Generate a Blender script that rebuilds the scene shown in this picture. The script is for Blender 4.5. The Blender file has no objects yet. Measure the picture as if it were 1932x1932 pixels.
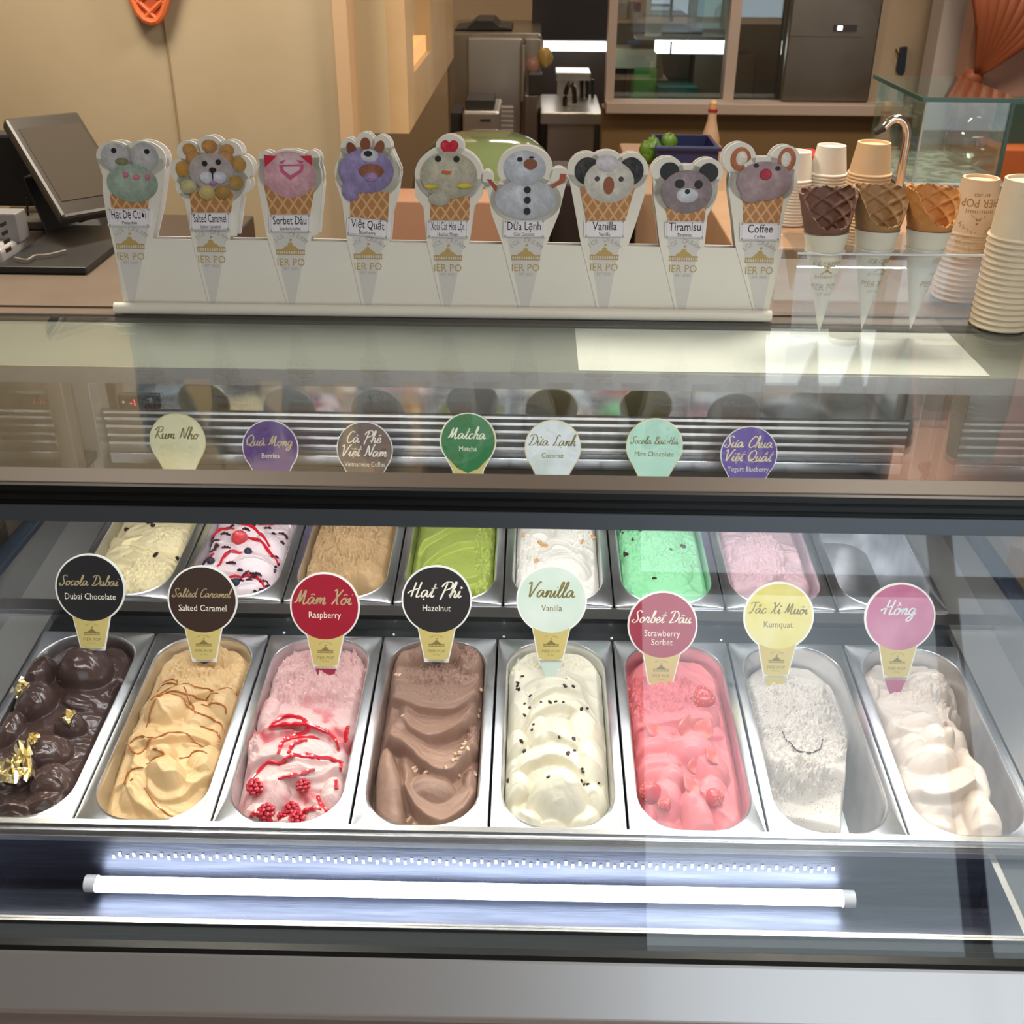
import bpy, math, random, unicodedata
import numpy as np
from mathutils import Vector, Matrix
random.seed(7); rng = np.random.default_rng(7)
SC = bpy.context.scene
COL = SC.collection
R = math.radians
Z0 = 0.80                      # height of the front pan edge above the floor; everything is lifted by this at the end

# ------------------------------------------------------------------ camera
CAM = (0.04131, -0.96965, 0.96649); PITCH, YAW, ROLL, FPX = 0.49782, -0.01642, 0.00762, 2072.2
TILT, BACK_S, BACK_N = 0.0913, 0.4246, 0.0115
PITCHX = 0.168                 # pan spacing
_fw = Vector((math.sin(YAW)*math.cos(PITCH), math.cos(YAW)*math.cos(PITCH), -math.sin(PITCH)))
_rt = Vector((math.cos(YAW), -math.sin(YAW), 0)); _up = _rt.cross(_fw)
_r2 = _rt*math.cos(ROLL) + _up*math.sin(ROLL); _u2 = -_rt*math.sin(ROLL) + _up*math.cos(ROLL)
_C = Vector(CAM)
cd = bpy.data.cameras.new('camera'); cam = bpy.data.objects.new('camera', cd); COL.objects.link(cam)
cd.sensor_width = 36; cd.lens = FPX/1932*36; cd.clip_start = 0.02; cd.clip_end = 60
cd.dof.use_dof = True; cd.dof.focus_distance = 1.5; cd.dof.aperture_fstop = 11
_m = Matrix((_r2, _u2, -_fw)).transposed().to_4x4(); _m.translation = _C
cam.matrix_world = _m; SC.camera = cam

# ------------------------------------------------------------------ world, lights, exposure
SC.view_settings.view_transform = 'Standard'; SC.view_settings.look = 'None'
SC.view_settings.gamma = 1; SC.view_settings.use_curve_mapping = False
SC.view_settings.exposure = 0.0
SC.cycles.transparent_max_bounces = 24; SC.cycles.max_bounces = 8; SC.cycles.diffuse_bounces = 3; SC.cycles.glossy_bounces = 4
w = bpy.data.worlds.new('daylight'); SC.world = w; w.use_nodes = True
w.node_tree.nodes['Background'].inputs[0].default_value = (0.80, 0.90, 1.0, 1)
w.node_tree.nodes['Background'].inputs[1].default_value = 2.1

def area_light(name, loc, rot, sx, sy, power, col):
    l = bpy.data.lights.new(name, 'AREA'); l.shape = 'RECTANGLE'; l.size = sx; l.size_y = sy
    l.energy = power; l.color = col
    o = bpy.data.objects.new(name, l); COL.objects.link(o); o.location = loc; o.rotation_euler = rot
    return o
CEIL = 2.80 - Z0
WARM = (1.0, 0.88, 0.72)
area_light('ceiling_lamp', (-0.9, 1.2, CEIL-0.03), (0, 0, 0), 0.5, 0.5, 34, WARM)
area_light('ceiling_lamp', (0.9, 1.3, CEIL-0.03), (0, 0, 0), 0.5, 0.5, 34, WARM)
area_light('ceiling_lamp', (-0.9, 2.9, CEIL-0.03), (0, 0, 0), 0.5, 0.5, 20, WARM)
area_light('ceiling_lamp', (1.5, 2.7, CEIL-0.03), (0, 0, 0), 0.5, 0.5, 15, WARM)
area_light('kitchen_lamp', (0.3, 4.6, CEIL-0.03), (0, 0, 0), 0.8, 0.4, 18, (1, .86, .7))
area_light('counter_lamp', (0.5, -0.7, CEIL-0.03), (0, 0, 0), 1.2, 0.5, 16, (1, .95, .88))

# ------------------------------------------------------------------ pixel geometry (for reading sizes off the photograph)
def ray(px, py): return _fw + _r2*((px-966)/FPX) - _u2*((py-966)/FPX)
def at(px, py, Y):
    d = ray(px, py); return _C + d*((Y-_C.y)/d.y)
def atz(px, py, Z):
    d = ray(px, py); return _C + d*((Z-_C.z)/d.z)
CT, ST = math.cos(TILT), math.sin(TILT)
def pan_origin(row, col):
    x = (col-3.5)*PITCHX + (0.006 if row else 0)
    if row == 0: return Vector((x, 0, 0))
    return Vector((x, BACK_S*CT-BACK_N*ST, BACK_S*ST+BACK_N*CT))
def loc(row, col, px, py, n=0.012):
    o = pan_origin(row, col); nr = Vector((0, -ST, CT)); d = ray(px, py)
    p = _C + d*(((o+nr*n-_C).dot(nr))/d.dot(nr)) - o
    return p.x, p.dot(Vector((0, CT, ST)))

# ------------------------------------------------------------------ materials
MATS = {}
def nt(name):
    m = bpy.data.materials.new(name); m.use_nodes = True; MATS[name] = m
    return m, m.node_tree, m.node_tree.nodes['Principled BSDF']
def M(name, col, rough=.5, metal=0, var=None, bump=None, emit=None, spec=.5, coat=0, stretch=None, attr=None, alpha=None):
    if name in MATS: return MATS[name]
    m, t, b = nt(name); N, L = t.nodes, t.links
    b.inputs['Base Color'].default_value = (*col, 1); b.inputs['Roughness'].default_value = rough
    b.inputs['Metallic'].default_value = metal; b.inputs['Specular IOR Level'].default_value = spec
    b.inputs['Coat Weight'].default_value = coat
    m.diffuse_color = (*col, 1)
    tc = None
    if var or bump:
        tc = N.new('ShaderNodeTexCoord'); mp = N.new('ShaderNodeMapping'); L.new(tc.outputs['Object'], mp.inputs[0])
        if stretch: mp.inputs['Scale'].default_value = stretch
    src = None
    if attr:
        a = N.new('ShaderNodeAttribute'); a.attribute_name = attr; src = a.outputs['Color']
        L.new(src, b.inputs['Base Color'])
    if var:
        c2, sc, lo, hi = var
        n = N.new('ShaderNodeTexNoise'); n.inputs['Scale'].default_value = sc; n.inputs['Detail'].default_value = 5
        L.new(mp.outputs[0], n.inputs['Vector'])
        r = N.new('ShaderNodeMapRange'); r.inputs[1].default_value = lo; r.inputs[2].default_value = hi
        L.new(n.outputs[0], r.inputs[0])
        x = N.new('ShaderNodeMix'); x.data_type = 'RGBA'
        L.new(r.outputs[0], x.inputs['Factor'])
        if src: L.new(src, x.inputs['A'])
        else: x.inputs['A'].default_value = (*col, 1)
        x.inputs['B'].default_value = (*c2, 1)
        L.new(x.outputs['Result'], b.inputs['Base Color'])
    if bump:
        n = N.new('ShaderNodeTexNoise'); n.inputs['Scale'].default_value = bump[0]; n.inputs['Detail'].default_value = 6
        L.new(mp.outputs[0], n.inputs['Vector'])
        k = N.new('ShaderNodeBump'); k.inputs['Strength'].default_value = bump[1]; k.inputs['Distance'].default_value = bump[2] if len(bump) > 2 else .002
        L.new(n.outputs[0], k.inputs['Height']); L.new(k.outputs[0], b.inputs['Normal'])
    if emit:
        b.inputs['Emission Color'].default_value = (*emit[0], 1); b.inputs['Emission Strength'].default_value = emit[1]
    return m
def glass(name, tint=(1, 1, 1), f0=.04, rough=0.0, graze=1.0):
    if name in MATS: return MATS[name]
    m = bpy.data.materials.new(name); m.use_nodes = True; MATS[name] = m
    t = m.node_tree; N, L = t.nodes, t.links; N.remove(N['Principled BSDF'])
    tr = N.new('ShaderNodeBsdfTransparent'); tr.inputs[0].default_value = (*tint, 1)
    gl = N.new('ShaderNodeBsdfGlossy'); gl.inputs['Roughness'].default_value = rough; gl.inputs[0].default_value = (.97, 1, 1, 1)
    lw = N.new('ShaderNodeLayerWeight'); lw.inputs[0].default_value = .5
    p = N.new('ShaderNodeMath'); p.operation = 'POWER'; p.inputs[1].default_value = 5; L.new(lw.outputs['Facing'], p.inputs[0])
    q = N.new('ShaderNodeMath'); q.operation = 'MULTIPLY_ADD'; q.inputs[1].default_value = (1-f0)*graze; q.inputs[2].default_value = f0
    L.new(p.outputs[0], q.inputs[0])
    x = N.new('ShaderNodeMixShader'); L.new(q.outputs[0], x.inputs[0]); L.new(tr.outputs[0], x.inputs[1]); L.new(gl.outputs[0], x.inputs[2])
    L.new(x.outputs[0], N['Material Output'].inputs[0])
    return m
STEEL = M('steel', (.74, .75, .77), .26, 1, var=((.60, .61, .64), 6, .35, .75), bump=(40, .04))
PANSTEEL = M('pan_steel', (.80, .81, .83), .30, 1, var=((.66, .67, .70), 30, .4, .75), bump=(60, .08))
MIRROR = M('polished_steel', (.66, .66, .66), .10, 1, bump=(5, .05, .01))
BRUSH = M('brushed_steel', (.15, .16, .22), .45, 1, var=((.09, .10, .14), 9, .35, .75), bump=(30, .15), stretch=(1, 14, 14))
SLATE = M('slate_metal', (.045, .057, .066), .35, .0)
BLACK = M('black_gasket', (.006, .010, .012), .35)
BROWN = M('brown_rail', (.075, .060, .050), .45)
WHITEP = M('white_enamel', (.74, .73, .72), .36, .60, coat=.3)
MAUVE = M('mauve_enamel', (.36, .28, .25), .40)
GLASS = glass('case_glass', (.985, .995, .99))
GLASST = glass('shelf_glass', (.96, .98, .97), .03, 0, .75)
ACRYL = glass('acrylic', (.97, .975, .985), .09)

# ------------------------------------------------------------------ mesh helpers
class MB:
    def __init__(s): s.v = []; s.f = []
    def add(s, vs, fs):
        k = len(s.v); s.v += [tuple(p) for p in vs]; s.f += [tuple(i+k for i in f) for f in fs]; return s
    def box(s, x0, x1, y0, y1, z0, z1):
        vs = [(x, y, z) for x in (x0, x1) for y in (y0, y1) for z in (z0, z1)]
        return s.add(vs, [(0, 1, 3, 2), (4, 6, 7, 5), (0, 4, 5, 1), (2, 3, 7, 6), (0, 2, 6, 4), (1, 5, 7, 3)])
    def prism(s, poly, a, b, axis='y'):
        n = len(poly)
        def P(p, t): return (p[0], t, p[1]) if axis == 'y' else ((t, p[0], p[1]) if axis == 'x' else (p[0], p[1], t))
        vs = [P(p, a) for p in poly] + [P(p, b) for p in poly]
        fs = [tuple(range(n)), tuple(range(2*n-1, n-1, -1))] + [(i, i+n, (i+1) % n+n, (i+1) % n) for i in range(n)]
        return s.add(vs, fs)
    def ell(s, cx, cz, rx, rz, a, b, n=28, rot=0):
        c, d = math.cos(rot), math.sin(rot)
        return s.prism([(cx+rx*math.cos(t)*c-rz*math.sin(t)*d, cz+rx*math.cos(t)*d+rz*math.sin(t)*c) for t in [2*math.pi*i/n for i in range(n)]], a, b)
    def tube(s, pts, r, n=8):
        pts = [Vector(p) for p in pts]; m = len(pts); vs = []; fs = []
        for i, p in enumerate(pts):
            t = (pts[min(i+1, m-1)]-pts[max(i-1, 0)]).normalized()
            a = t.cross(Vector((0, 0, 1))); a = a if a.length > .1 else t.cross(Vector((1, 0, 0))); a.normalize(); b = t.cross(a)
            rr = r[i] if isinstance(r, (list, tuple)) else r
            vs += [p+(a*math.cos(2*math.pi*k/n)+b*math.sin(2*math.pi*k/n))*rr for k in range(n)]
        for i in range(m-1):
            fs += [(i*n+k, i*n+(k+1) % n, (i+1)*n+(k+1) % n, (i+1)*n+k) for k in range(n)]
        fs += [tuple(range(n-1, -1, -1)), tuple(range((m-1)*n, m*n))]
        return s.add(vs, fs)
    def lathe(s, prof, n=32, c=(0, 0, 0), caps=True):
        vs = [(c[0]+r*math.cos(2*math.pi*k/n), c[1]+r*math.sin(2*math.pi*k/n), c[2]+z) for r, z in prof for k in range(n)]
        fs = [(i*n+k, i*n+(k+1) % n, (i+1)*n+(k+1) % n, (i+1)*n+k) for i in range(len(prof)-1) for k in range(n)]
        if caps: fs += [tuple(range(n-1, -1, -1)), tuple(range((len(prof)-1)*n, len(prof)*n))]
        return s.add(vs, fs)
    def blob(s, c, r, seed=0, n=8, amp=.25):
        rr = random.Random(seed); vs = []; fs = []; r = r if isinstance(r, (tuple, list)) else (r, r, r)
        for i in range(n//2+1):
            th = math.pi*i/(n//2)
            for k in range(n):
                q = 1+amp*(rr.random()-.5); ph = 2*math.pi*k/n
                vs.append((c[0]+r[0]*q*math.sin(th)*math.cos(ph), c[1]+r[1]*q*math.sin(th)*math.sin(ph), c[2]+r[2]*q*math.cos(th)))
        for i in range(n//2):
            fs += [(i*n+k, (i+1)*n+k, (i+1)*n+(k+1) % n, i*n+(k+1) % n) for k in range(n)]
        return s.add(vs, fs)
    def build(s, name, mat, parent=None, smooth=False, bevel=0, ang=40):
        me = bpy.data.meshes.new(name); me.from_pydata(s.v, [], s.f); me.update()
        return link(name, me, mat, parent, smooth, bevel, ang)
def link(name, me, mat, parent=None, smooth=False, bevel=0, ang=40):
    if mat is not None and not me.materials: me.materials.append(mat)
    if smooth: me.shade_smooth(); me.set_sharp_from_angle(angle=R(ang))
    o = bpy.data.objects.new(name, me); COL.objects.link(o)
    if parent is not None: o.parent = parent
    if bevel:
        b = o.modifiers.new('edge', 'BEVEL'); b.width = bevel; b.segments = 2; b.limit_method = 'ANGLE'
    return o
def tag(o, label, cat, group=None, kind=None):
    o['label'] = label
    if cat: o['category'] = cat
    if group: o['group'] = group
    if kind: o['kind'] = kind
    return o
def struct(o): o['kind'] = 'structure'; return o
def empty(name, loc=(0, 0, 0), rx=0, rz=0):
    o = bpy.data.objects.new(name, None); COL.objects.link(o); o.location = loc; o.rotation_euler = (rx, 0, rz)
    o.empty_display_size = .02; return o
def box(name, mat, b, parent=None, bevel=0): return MB().box(*b).build(name, mat, parent, bevel=bevel)

# lettering ----------------------------------------------------------------
_tc = bpy.data.curves.new('type', 'FONT'); _to = bpy.data.objects.new('type', _tc); _cache = {}
def text_polys(s):
    if s not in _cache:
        _tc.body = s; _tc.resolution_u = 2; me = bpy.data.meshes.new_from_object(_to)
        vs = [(v.co.x, v.co.y) for v in me.vertices]; fs = [tuple(p.vertices) for p in me.polygons]
        bpy.data.meshes.remove(me)
        xs = [v[0] for v in vs] or [0, 1]
        _cache[s] = (vs, fs, min(xs), max(xs))
    return _cache[s]
def put_text(mb, s, cx, cz, size, y, sx=1.0, maxw=None, rot=0, fn=None, bold=0):
    vs, fs, x0, x1 = text_polys(s); k = size; wd = (x1-x0)*k*sx
    if maxw and wd > maxw: sx *= maxw/wd
    m = (x0+x1)/2; c, d = math.cos(rot), math.sin(rot); out = []
    for x, z in vs:
        a, b = (x-m)*k*sx, z*k
        p = (cx+a*c-b*d, cz+a*d+b*c)
        out.append(fn(*p) if fn else (p[0], y, p[1]))
    return mb.add(out, fs)
def arc_text(mb, s, cx, cz, rad, size, y, step, fn=None):
    n = len(s)
    for i, ch in enumerate(s):
        if ch == ' ': continue
        a = -(i-(n-1)/2)*step
        put_text(mb, ch, cx-rad*math.sin(a), cz+rad*math.cos(a)-rad, size, y, 1, None, a, fn)
G = {
 'a': ([[(.4,.4),(.22,.46),(.05,.28),(.08,.03),(.24,.05),(.4,.4),(.4,.1),(.5,.02),(.6,.12)]], .56),
 'b': ([[(0,.1),(.2,.6),(.26,.95),(.16,.95),(.1,.4),(.1,.05),(.25,0),(.38,.2),(.3,.42),(.45,.36)]], .44),
 'c': ([[(.36,.38),(.22,.46),(.05,.25),(.1,.02),(.26,.03),(.42,.15)]], .4),
 'd': ([[(.36,.38),(.2,.45),(.04,.25),(.08,.02),(.25,.06),(.42,.5),(.5,1.0),(.4,.15),(.48,.02),(.58,.12)]], .54),
 'e': ([[(.02,.15),(.22,.22),(.32,.38),(.2,.46),(.06,.25),(.1,.02),(.26,.02),(.42,.16)]], .4),
 'g': ([[(.38,.4),(.2,.46),(.05,.26),(.12,.04),(.28,.1),(.4,.42),(.32,-.25),(.12,-.42),(.02,-.28),(.3,-.02),(.52,.12)]], .5),
 'h': ([[(0,.1),(.22,.6),(.28,.98),(.18,.95),(.08,0),(.14,.25),(.28,.44),(.36,.35),(.34,.08),(.42,0),(.52,.12)]], .5),
 'i': ([[(0,.12),(.14,.44),(.1,.1),(.18,0),(.3,.12)], [(.2,.64),(.22,.68)]], .28),
 'l': ([[(0,.12),(.2,.55),(.27,.97),(.16,.95),(.08,.3),(.12,.02),(.22,.02),(.32,.14)]], .3),
 'm': ([[(0,.2),(.1,.44),(.08,0),(.16,.3),(.28,.44),(.3,.05),(.38,.32),(.5,.44),(.54,.3),(.5,.06),(.58,0),(.68,.12)]], .66),
 'n': ([[(0,.2),(.1,.44),(.08,0),(.18,.32),(.3,.44),(.35,.3),(.32,.06),(.4,0),(.5,.12)]], .48),
 'o': ([[(.24,.45),(.06,.3),(.08,.04),(.24,.02),(.36,.2),(.3,.42),(.2,.4),(.34,.34),(.5,.38)]], .46),
 'r': ([[(0,.15),(.12,.48),(.16,.4),(.3,.42),(.24,.1),(.32,0),(.44,.14)]], .42),
 't': ([[(0,.15),(.18,.5),(.26,.9),(.14,.2),(.2,0),(.34,.12)], [(.04,.58),(.42,.62)]], .34),
 'u': ([[(0,.2),(.1,.44),(.06,.12),(.14,0),(.28,.12),(.36,.44),(.34,.1),(.42,0),(.52,.12)]], .5),
 'S': ([[(.58,.85),(.42,1.02),(.2,.85),(.3,.55),(.4,.25),(.2,-.02),(-.05,.1),(.1,.25)]], .55),
 'D': ([[(.3,.95),(.2,.3),(.05,.05),(.2,.02),(.55,.15),(.7,.55),(.5,.95),(.15,1.0),(-.05,.8)]], .75),
 'C': ([[(.6,.85),(.5,1.0),(.25,.85),(.08,.4),(.15,.05),(.35,0),(.6,.2)]], .58),
 'M': ([[(-.1,.1),(.05,.2),(.2,.95),(.24,.1),(.5,.95),(.5,.1),(.6,0),(.75,.12)]], .75),
 'X': ([[(.05,.9),(.2,.95),(.35,.1),(.5,.02)], [(.6,1.0),(.05,0)]], .6),
 'H': ([[(.2,.98),(.08,.02)], [(-.2,.25),(0,.4),(.5,.6)], [(.55,1.0),(.42,.1),(.52,0),(.65,.1)]], .68),
 'P': ([[(.3,.95),(.08,-.15)], [(-.02,.7),(.2,1.0),(.6,1.0),(.6,.65),(.2,.45)]], .6),
 'R': ([[(.3,.95),(.08,0)], [(-.02,.7),(.2,1.0),(.6,1.0),(.55,.65),(.2,.5),(.5,.05),(.65,.05)]], .62),
 'V': ([[(-.05,.85),(.1,.98),(.15,.4),(.2,0),(.4,.5),(.62,1.0),(.72,.95)]], .62),
 'T': ([[(0,.85),(.2,.98),(.7,1.0)], [(.4,.98),(.3,.3),(.15,0),(0,.1)]], .55),
 'Q': ([[(.4,1.0),(.1,.75),(.05,.3),(.25,0),(.55,.3),(.6,.75),(.4,1.0)], [(.25,.2),(.5,-.05),(.75,0)]], .7),
 'L': ([[(.5,.85),(.4,1.0),(.25,.8),(.2,.3),(.05,.02),(.3,.08),(.6,0)]], .55),
 'N': ([[(-.05,.05),(.1,.2),(.2,.95),(.45,.05),(.65,1.0),(.75,.95)]], .68),
 'B': ([[(.2,.95),(.08,0)], [(0,.8),(.25,1.0),(.5,.8),(.2,.55),(.55,.35),(.4,.02),(.08,.02)]], .55),
}
MARK = {'\u0300': [(-.08,.12),(.06,0)], '\u0301': [(-.05,0),(.1,.14)], '\u0302': [(-.12,0),(0,.1),(.12,0)], '\u0309': [(-.04,.12),(.06,.1),(0,0)],
        '\u0306': [(-.1,.1),(0,0),(.1,.1)], '\u031b': [(.14,-.1),(.22,.02)]}
def smooth_path(p, k=5):
    if len(p) < 3: return p
    q = [p[0]]+list(p)+[p[-1]]; out = []
    for i in range(1, len(q)-2):
        for j in range(k):
            t = j/k; a, b, c, d = q[i-1], q[i], q[i+1], q[i+2]
            out.append(tuple(.5*((2*b[m])+(-a[m]+c[m])*t+(2*a[m]-5*b[m]+4*c[m]-d[m])*t*t+(-a[m]+3*b[m]-3*c[m]+d[m])*t**3) for m in range(len(b))))
    return out+[p[-1]]
def script(mb, s, cx, cz, size, y, maxw=None, slant=.25, wd=.05):
    st = []; x = 0
    for ch in unicodedata.normalize('NFD', s):
        if ch == ' ': x += .38; continue
        if ch in MARK: st.append([(lx+a, ly+b) for a, b in MARK[ch]]); ly += .1; continue
        if ch == '\u0323': st.append([(lx-.03, -.17), (lx+.03, -.13)]); continue
        if ch not in G: continue
        g, gw = G[ch]
        for p in g: st.append([(x+a, b) for a, b in smooth_path(p)])
        lx = x+gw*.5; ly = .60 if ch.islower() else 1.1
        x += gw
    k = size
    if maxw and x*k > maxw: k = maxw/x
    for p in st:
        P = [Vector((cx+(a-x/2+slant*(b-.4))*k, cz+b*k)) for a, b in p]; vs = []
        for i, q in enumerate(P):
            t = P[min(i+1, len(P)-1)]-P[max(i-1, 0)]; t = t.normalized() if t.length else Vector((1, 0))
            h = k*wd*(.55+.55*abs(t.y))
            nrm = Vector((-t.y, t.x))*h
            vs += [(q.x+nrm.x, y, q.y+nrm.y), (q.x-nrm.x, y, q.y-nrm.y)]
        mb.add(vs, [(2*i, 2*i+1, 2*i+3, 2*i+2) for i in range(len(P)-1)])
    return mb
def emblem_icon(mb, cx, cz, k, y, fn=None):
    q = []
    def r(x0, x1, z0, z1): q.append((x0, x1, z0, z1))
    r(-1, 1, .0, .07); r(-1, 1, .26, .36)
    for i in range(13): r(-1+.16*i, -.94+.16*i, .06, .27)
    r(-.55, .55, .36, .46); r(-.42, .42, .46, .58); r(-.25, .25, .58, .66); r(-.16, .16, .66, .82); r(-.02, .02, .82, 1.1); r(0, .14, .96, 1.1)
    for x0, x1, z0, z1 in q:
        vs = [(cx+a*k, cz+b*k) for a, b in ((x0, z0), (x1, z0), (x1, z1), (x0, z1))]
        mb.add([fn(*p) if fn else (p[0], y, p[1]) for p in vs], [(0, 1, 2, 3)])

# ------------------------------------------------------------------ numeric noise for the sculpted ice cream
def vnoise(x, y, seed):
    xi, yi = np.floor(x).astype(np.int64), np.floor(y).astype(np.int64); fx, fy = x-xi, y-yi
    def h(a, b):
        n = (a*374761393+b*668265263+seed*1442695041) & 0xffffffff
        n = ((n ^ (n >> 13))*1274126177) & 0xffffffff
        return ((n ^ (n >> 16)) & 0xffff)/65535.
    ux, uy = fx*fx*(3-2*fx), fy*fy*(3-2*fy)
    return (h(xi, yi)*(1-ux)+h(xi+1, yi)*ux)*(1-uy)+(h(xi, yi+1)*(1-ux)+h(xi+1, yi+1)*ux)*uy
def fbm(x, y, sc, seed, octv=4):
    o = 0; a = .5
    for i in range(octv): o = o+a*(vnoise(x*sc*2**i+17*i, y*sc*2**i+5*i, seed+i)-.5)*2; a *= .5
    return o
def ss(a, b, t): t = np.clip((t-a)/(b-a), 0, 1); return t*t*(3-2*t)

# ------------------------------------------------------------------ the room
PLASTER = M('cream_plaster', (.54, .435, .285), .75, var=((.46, .355, .215), 2.2, .3, .75), bump=(9, .15, .01))
FLOORM = M('floor_terrazzo', (.36, .27, .21), .4, var=((.28, .2, .15), 30, .4, .7))
CEILM = M('ceiling_paint', (.62, .58, .50), .8)
FZ = -Z0
struct(box('floor', FLOORM, (-4.5, 4.5, -7, 6.2, FZ-.1, FZ)))
struct(box('ceiling', CEILM, (-4.5, 4.5, -4.2, 6.2, CEIL, CEIL+.1)))
wl = struct(box('wall_left', PLASTER, (-2.9, at(648, 100, 2.0).x, 2.0, 2.12, FZ, CEIL)))
struct(box('wall_side', PLASTER, (-3.0, -2.9, -4.2, 6.2, FZ, CEIL)))
struct(box('wall_east', PLASTER, (3.6, 3.7, -4.2, 6.2, FZ, CEIL)))
STREAKF = M('streak_frame', (.10, .10, .10), .5)
df = struct(empty('streak_frame_1', (0, 0, 0)))  # unseen bars added for dark streaks in the front glass reflection
for x in (0.55, 2.05, 3.55): box('streak_post', STREAKF, (x-.04, x+.04, -4.16, -4.04, FZ, CEIL), df)
box('streak_bar', STREAKF, (0.55, 3.6, -4.16, -4.04, 1.28, 1.36), df)
struct(box('wall_front', M('front_wall', (.16, .15, .14), .8), (-4.5, 0.55, -4.2, -4.0, FZ, CEIL+.8)))
struct(box('wall_rear', M('kitchen_wall', (.50, .36, .22), .7), (-3, 3.6, 6.0, 6.15, FZ, CEIL)))
# seam between the two plaster sheets
p0, p1 = at(310, 43, 1.998), at(336, 300, 1.998)
o = struct(MB().tube([(p0.x, 1.999, CEIL), (p0.x, 1.999, FZ)], .003, 6).build('trim_1', M('seam', (.34, .24, .14), .8)))
# right side: beige wall with the pass window, pale pillar, pink wall
YW = 3.5
BEIGE = M('beige_wall', (.40, .30, .20), .7, var=((.34, .25, .16), 3, .35, .7))
MUST = M('mustard_wall', (.24, .145, .055), .6)
TAUPE = M('taupe_frame', (.43, .33, .27), .5)
xa, xb = at(1146, 100, YW).x, at(1608, 100, YW).x
zl = at(1400, 207, YW).z
struct(box('wall_lower', MUST, (at(1135, 260, YW).x, 2.6, YW, YW+.12, FZ, zl)))
struct(box('wall_right', BEIGE, (xb+.0, 2.1, YW, YW+.12, zl, CEIL)))
struct(box('trim_2', TAUPE, (at(1140, 207, YW).x, 2.2, YW-.10, YW+.02, zl-.005, zl+.035), bevel=.004))
mlb = empty('added_glow_panel', (0, 0, 0)); tag(mlb, 'white glowing panel added high above the pass window for the shelf reflection', 'glow_panel')  # unseen panel added to brighten the reflection in the shelf glass
box('frame', TAUPE, (.40, 2.16, YW-.06, YW-.002, 1.42, 1.70), mlb)
box('panel', M('added_panel_glow', (1, 1, 1), .5, emit=((.93, 1, .98), 1.7)), (.42, 2.14, YW-.064, YW-.06, 1.44, 1.68), mlb)
wf = struct(empty('window_1', (0, 0, 0)))
x1 = at(1162, 100, YW).x; x2 = at(1372, 100, YW).x; x3 = at(1392, 100, YW).x; x4 = at(1478, 100, YW).x
for a, b in ((xa, x1), (x2, x3)):
    box('window_frame', TAUPE, (a, b, YW+.0, YW+.09, zl+.03, CEIL), wf)
WG = glass('window_glass', (.80, .86, .86), .09)
box('pane', WG, (x1, x2, YW+.04, YW+.048, zl+.03, CEIL), wf)
box('pane', WG, (x3, x4, YW+.04, YW+.048, zl+.03, CEIL), wf)
pil = at(1770, 50, 3.2)
struct(box('wall_pillar', M('pale_pillar', (.44, .38, .34), .6), (at(1772, 60, 3.2).x, at(1842, 60, 3.2).x, 3.2, 3.32, FZ, CEIL)))
struct(box('wall_pink', M('pink_wall', (.40, .215, .155), .7), (at(1836, 60, 3.0).x, 3.4, 3.0, 3.1, FZ, CEIL)))
# bulkhead with lit niche
bx0, bx1 = at(660, 150, 2.1).x, at(772, 252, 2.1).x
bz = at(772, 252, 2.1).z
CREAM = M('cream_panel', (.62, .50, .30), .55)
PEACHLIT = M('peach_lit_trim', (.64, .43, .25), .6)
bh = empty('bulkhead', (0, 0, 0)); tag(bh, 'cream hanging bulkhead with a lit niche in its side, beside the plaster wall', 'bulkhead')
xn = bx1
MB().box(bx0, bx1-.05, 2.1, 3.9, bz, CEIL).build('body', CREAM, bh)
yn0, yn1 = 2.28, 2.85
zn = at(800, 112, 2.6).z
MB().box(bx1-.05, bx1, 2.1, yn0, bz, CEIL).box(bx1-.05, bx1, yn1, 3.9, bz, CEIL).box(bx1-.05, bx1, yn0, yn1, bz, zn).build('side_board', M('light_wood', (.66, .47, .26), .5, var=((.58, .38, .19), 5, .3, .7)), bh)
box('niche_lamp', M('niche_glow', (.9, .5, .2), .5, emit=((1, .55, .2), .5)), (bx1-.049, bx1-.012, yn0+.05, yn1-.05, zn+.004, zn+.05), bh)
struct(box('trim_3', PEACHLIT, (at(636, 100, 2.0).x, at(662, 100, 2.0).x, 1.97, 2.1, FZ, CEIL)))  # peach light on this corner strip is put into its colour
# waffle cone decoration on the plaster wall
dc = empty('wall_cone', (0, 0, 0)); tag(dc, 'orange waffle cone decoration hung high on the cream plaster wall', 'wall decor')
Yd = 1.985; ORG = M('terracotta', (.72, .16, .045), .55); ORG2 = M('terracotta_deep', (.52, .09, .03), .6)
def ap(pts, Y): return [(at(a, b, Y).x, at(a, b, Y).z) for a, b in pts]
sil = [(236, -60), (252, 0), (262, 22), (276, 38), (291, 43), (303, 40), (313, 25), (321, 0), (336, -60)]
MB().prism(ap(sil, Yd), 1.97, 1.998).build('backing', ORG2, dc, bevel=.004)
rim = ap([(238, -60), (254, 0), (264, 22), (277, 36), (291, 41), (302, 38), (311, 25), (319, 0), (334, -60)], Yd)
MB().tube([(x, 1.968, z) for x, z in rim], .009, 8).build('rim', ORG, dc, smooth=True)
for a, b in (((258, -5), (300, 36)), ((318, -8), (276, 34)), ((280, -30), (312, 5)), ((300, -30), (258, 8))):
    q = ap([a, b], Yd); MB().tube([(q[0][0], 1.969, q[0][1]), (q[1][0], 1.969, q[1][1])], .006, 6).build('lattice_bar', ORG, dc, smooth=True)

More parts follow.
